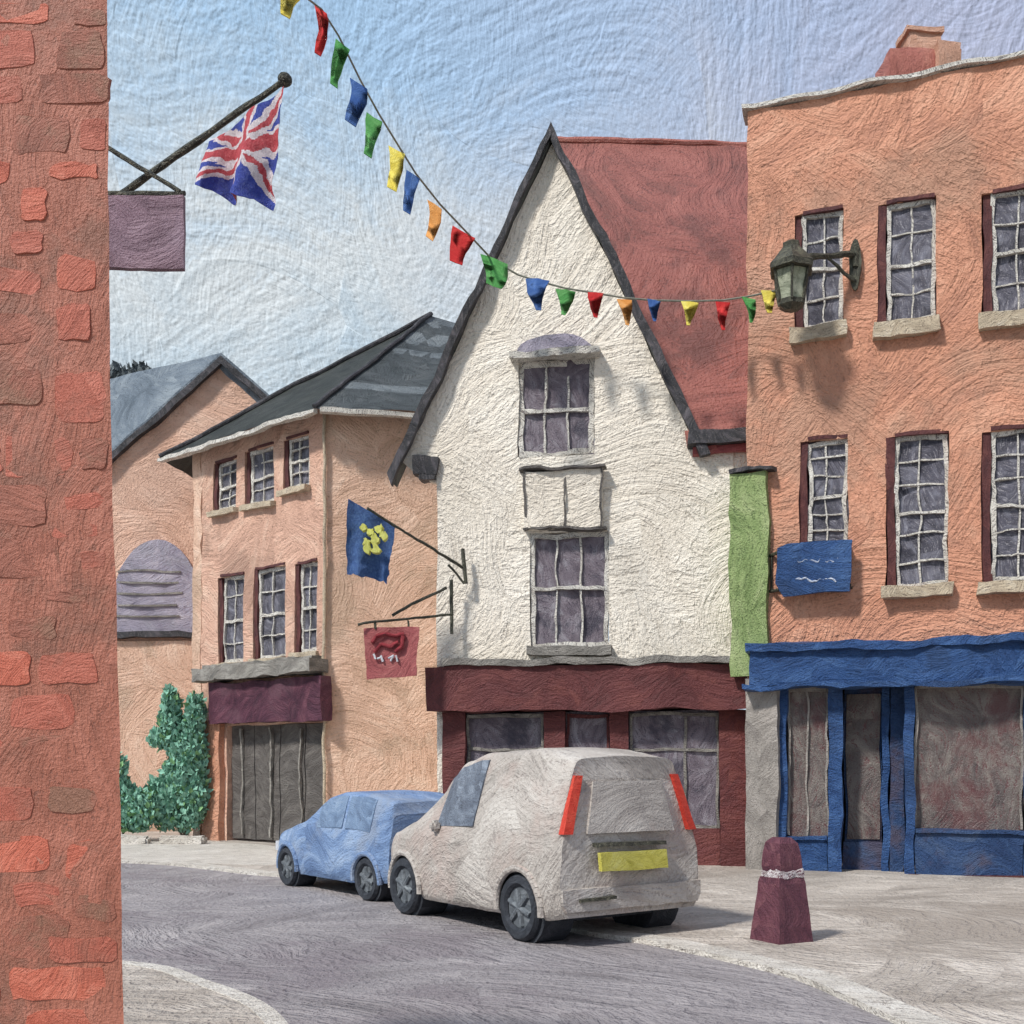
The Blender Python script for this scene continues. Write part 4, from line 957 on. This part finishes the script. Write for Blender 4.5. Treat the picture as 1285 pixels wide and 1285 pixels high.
# side rear quarter glass pale
bx = van['x0']
def rear_x(y, z): return bx+(1-math.cos(min(1, abs(y)/.86)*1.2))*.10+van['rake']*max(0, z-.9)
def rear_patch(name, yz, mat, off=.02, th=.06, par=None, amp=.01):
    bm = new(); f = [Vector((rear_x(y, z)-off, y, z)) for y, z in yz]; n = len(f)
    P = f+[p+EX*th for p in f]
    add_faces(bm, P, [tuple(range(n)), tuple(range(n, 2*n))[::-1]]+[(k, (k+1) % n, n+(k+1) % n, n+k) for k in range(n)])
    return finish(name, bm, mat, tv, par, amp=amp, fr=3, cell=.12)
rear_patch('rear_window', [(-.56, 1.12), (.58, 1.12), (.46, 1.64), (-.44, 1.64)], 'car_glass_pale', off=.022)
for s in (1, -1):
    bm = new(); yy = [( .77, 1.12), (.88, 1.12), (.69, 1.70), (.60, 1.70)]
    rear_patch('tail_light', [(s*a, b) for a, b in yy], 'red_light', off=.05, th=.12)
rear_patch('boot_trim', [(-.40, .98), (.52, .99), (.52, 1.03), (-.40, 1.02)], 'iron', off=.05)
rear_patch('number_plate', [(-.40, .74), (.46, .74), (.48, .93), (-.38, .93)], 'plate', off=.055, th=.05)
rear_patch('bumper', [(-.86, .36), (.86, .36), (.91, .44), (.91, .58), (-.91, .58), (-.91, .44)], 'silver', off=.05, th=.2)
rear_patch('bumper_strip', [(.30, .47), (.72, .45), (.72, .48), (.30, .50)], 'iron', off=.065, th=.06)
bm = new(); box(bm, 1.62, 1.74, .90, 1.02, 1.04, 1.17); bmesh.ops.bevel(bm, geom=bm.edges[:], offset=.03, segments=2, affect='EDGES'); finish('wing_mirror', bm, 'silver', tv, amp=.005)

blue = dict(x0=-.55, x1=2.95, hw=.78, wheels=(0, 2.3), wr=.29, tumble=.80, rake=.25,
            bot=[(-.55, .28), (0, .2), (2.4, .2), (2.95, .26)], belt=[(-.55, .84), (.5, .88), (1.9, .86), (2.5, .78), (2.95, .55)],
            roof=[(-.55, 1.16), (-.35, 1.34), (.2, 1.43), (.9, 1.43), (1.25, 1.36), (1.9, .96), (2.4, .84), (2.8, .70), (2.95, .57)],
            narrow=[(-.55, .93), (-.3, 1.), (2.2, 1.), (2.7, .94), (2.95, .82)], side_glass=[(-.05, .62), (.70, 1.42)], screen=(1.3, 1.85))
hb = Vector((-.619, .787, 0)); lb = Vector((-.787, -.619, 0)); Rb = Vector((-1.94, 14.55, 0)); orgb = Rb-lb*.78
tb = make_vehicle('blue_car', 'small pale blue hatchback parked in front of the silver car', 'car', orgb, math.atan2(hb.y, hb.x), blue, dict(body='car_blue', glass='car_glass_blue', arch='car_blue'))
bx2 = -.55
for s in (1, -1):
    bm = new(); box(bm, 2.6, 2.86, s*.52 if s > 0 else -.68, .68 if s > 0 else -.52, .5, .64); finish('headlight', bm, 'lettering', tb, amp=.01)

# ================================================================== BOLLARD
bdp = at(981, 0, 11.0); c = Vector((bdp.x, 11.0, 0))
t = thing('bollard', 'maroon tapering square bollard with a worn white band, standing on the kerb', 'bollard', c)
def ringn(r, z, n=4, ph=math.pi/4+.45): return [Vector((c.x+r*math.cos(ph+k*2*math.pi/n), c.y+r*math.sin(ph+k*2*math.pi/n), z)) for k in range(n)]
bm = new(); loft(bm, [ringn(.31, KZ), ringn(.285, .2), ringn(.235, .62), ringn(.215, .68)]); finish('post', bm, 'bollard', t, amp=.015, fr=3, cell=.12)
bm = new(); loft(bm, [ringn(.212, .681), ringn(.205, .75)])
bmesh.ops.subdivide_edges(bm, edges=bm.edges[:], cuts=5, use_grid_fill=True)
for v in bm.verts:
    k = noise.noise(v.co*14); v.co.z += k*.05 if v.co.z > .70 else 0
finish('white_band', bm, 'worn_white', t, amp=.02, fr=9, cell=.03)
bm = new(); loft(bm, [ringn(.195, .74), ringn(.21, .80), ringn(.20, .92), ringn(.17, 1.02), ringn(.10, 1.07)]); finish('cap', bm, 'bollard', t, amp=.02, fr=3, cell=.08)

# ================================================================== LIGHT
el_, az = 48, 42
trav = Vector((math.cos(R(az))*math.cos(R(el_)), math.sin(R(az))*math.cos(R(el_)), -math.sin(R(el_))))
ld_ = bpy.data.lights.new('sun', 'SUN'); ld_.energy = 3.9; ld_.angle = R(6); ld_.color = (1, .965, .91)
lo = bpy.data.objects.new('sun', ld_); C.objects.link(lo); lo.rotation_euler = trav.to_track_quat('-Z', 'Y').to_euler()

# ------------------------------------------------------------------ sky
W = bpy.data.worlds.new('World'); S.world = W; W.use_nodes = True
N, L = W.node_tree.nodes, W.node_tree.links
bg = N['Background']
sk = N.new('ShaderNodeTexSky'); sk.sky_type = 'NISHITA'; sk.sun_disc = False; sk.sun_elevation = R(el_); 
sd = -trav; sk.sun_rotation = math.atan2(sd.x, sd.y)
tc = N.new('ShaderNodeTexCoord')
def vm(op, a, b=None, s=None):
    n = N.new('ShaderNodeVectorMath'); n.operation = op
    for i, v in enumerate((a, b)):
        if v is None: continue
        if isinstance(v, (tuple, list)): n.inputs[i].default_value = v
        else: L.new(v, n.inputs[i])
    if s is not None:
        if isinstance(s, (int, float)): n.inputs['Scale'].default_value = s
        else: L.new(s, n.inputs['Scale'])
    return n.outputs[0]
def mm(op, a, b=None, clamp=False):
    n = N.new('ShaderNodeMath'); n.operation = op; n.use_clamp = clamp
    for i, v in enumerate((a, b)):
        if v is None: continue
        if isinstance(v, (int, float)): n.inputs[i].default_value = v
        else: L.new(v, n.inputs[i])
    return n.outputs[0]
sp_ = N.new('ShaderNodeSeparateXYZ'); L.new(tc.outputs['Generated'], sp_.inputs[0])
X, Y, Z = sp_.outputs
# azimuth / elevation style coordinates, seamless enough over the whole dome
cb = N.new('ShaderNodeCombineXYZ'); L.new(mm('ARCTAN2', X, Y), cb.inputs[0]); L.new(mm('MULTIPLY', Z, 1.1), cb.inputs[1])
base = cb.outputs[0]
def strokes(vec, size, ang=.5, spread=2.4):
    g = N.new('ShaderNodeGroup'); g.node_tree = G; L.new(vec, g.inputs['Vector']); g.inputs['Size'].default_value = size; g.inputs['Angle'].default_value = ang; g.inputs['Spread'].default_value = spread; return g
g1 = strokes(base, .15); g2 = strokes(vm('ADD', base, (.0016, -.0016, 0)), .15)
g3 = strokes(vm('ADD', base, (3.3, 1.7, 0)), .075, 1.2, 3.); g4 = strokes(vm('ADD', base, (3.301, 1.699, 0)), .075, 1.2, 3.)
emb = mm('ADD', mm('MULTIPLY', mm('SUBTRACT', g1.outputs['Height'], g2.outputs['Height']), .6), mm('MULTIPLY', mm('SUBTRACT', g3.outputs['Height'], g4.outputs['Height']), .45))
def ramp(fac, stops):
    r = N.new('ShaderNodeValToRGB'); e = r.color_ramp.elements
    e[0].position, e[1].position = stops[0][0], stops[-1][0]; e[0].color = (*lin(stops[0][1]), 1); e[1].color = (*lin(stops[-1][1]), 1)
    for p, c_ in stops[1:-1]: k = e.new(p); k.color = (*lin(c_), 1)
    L.new(fac, r.inputs[0]); return r.outputs[0]
def mix(f, a, b):
    m_ = N.new('ShaderNodeMix'); m_.data_type = 'RGBA'
    if isinstance(f, (int, float)): m_.inputs[0].default_value = f
    else: L.new(f, m_.inputs[0])
    L.new(a, m_.inputs[6]); L.new(b, m_.inputs[7]); return m_.outputs[2]
nz = N.new('ShaderNodeTexNoise'); nz.inputs['Scale'].default_value = 2.6; nz.inputs['Detail'].default_value = 3; L.new(tc.outputs['Generated'], nz.inputs['Vector'])
# elevation: pale cloud band low, blue above; lavender to the right
el_f = mm('ADD', Z, mm('MULTIPLY', mm('SUBTRACT', nz.outputs[0], .5), .30))
el_f = mm('ADD', el_f, mm('MULTIPLY', mm('SUBTRACT', g1.outputs['Tone'], .5), .30))
leftc = ramp(el_f, [(.0, (176,200,220)), (.26, (178,202,222)), (.33, (196,211,221)), (.41, (218,224,226)), (.48, (194,211,225)), (.57, (170,201,230)), (.8, (160,194,230))])
rightc = ramp(el_f, [(.0, (186,200,216)), (.42, (196,200,214)), (.50, (184,190,214)), (.58, (176,188,216)), (.66, (184,184,202)), (.8, (180,180,198))])
fx = N.new('ShaderNodeMapRange'); fx.inputs['From Min'].default_value = -.12; fx.inputs['From Max'].default_value = .28; L.new(X, fx.inputs['Value'])
col = mix(fx.outputs[0], leftc, rightc)
nish = vm('SCALE', sk.outputs[0], s=.10)
col = mix(.12, col, nish)
gain = mm('ADD', 1.0, mm('MULTIPLY', emb, 1.75))
gain = mm('MAXIMUM', gain, .6); gain = mm('MINIMUM', gain, 1.35)
L.new(vm('SCALE', col, s=gain), bg.inputs['Color']); bg.inputs['Strength'].default_value = 1.03
S.view_settings.view_transform = 'Standard'; S.view_settings.look = 'None'; S.view_settings.exposure = 0; S.view_settings.gamma = 1
S.render.resolution_x = S.render.resolution_y = 1024
S.cycles.max_bounces = 6
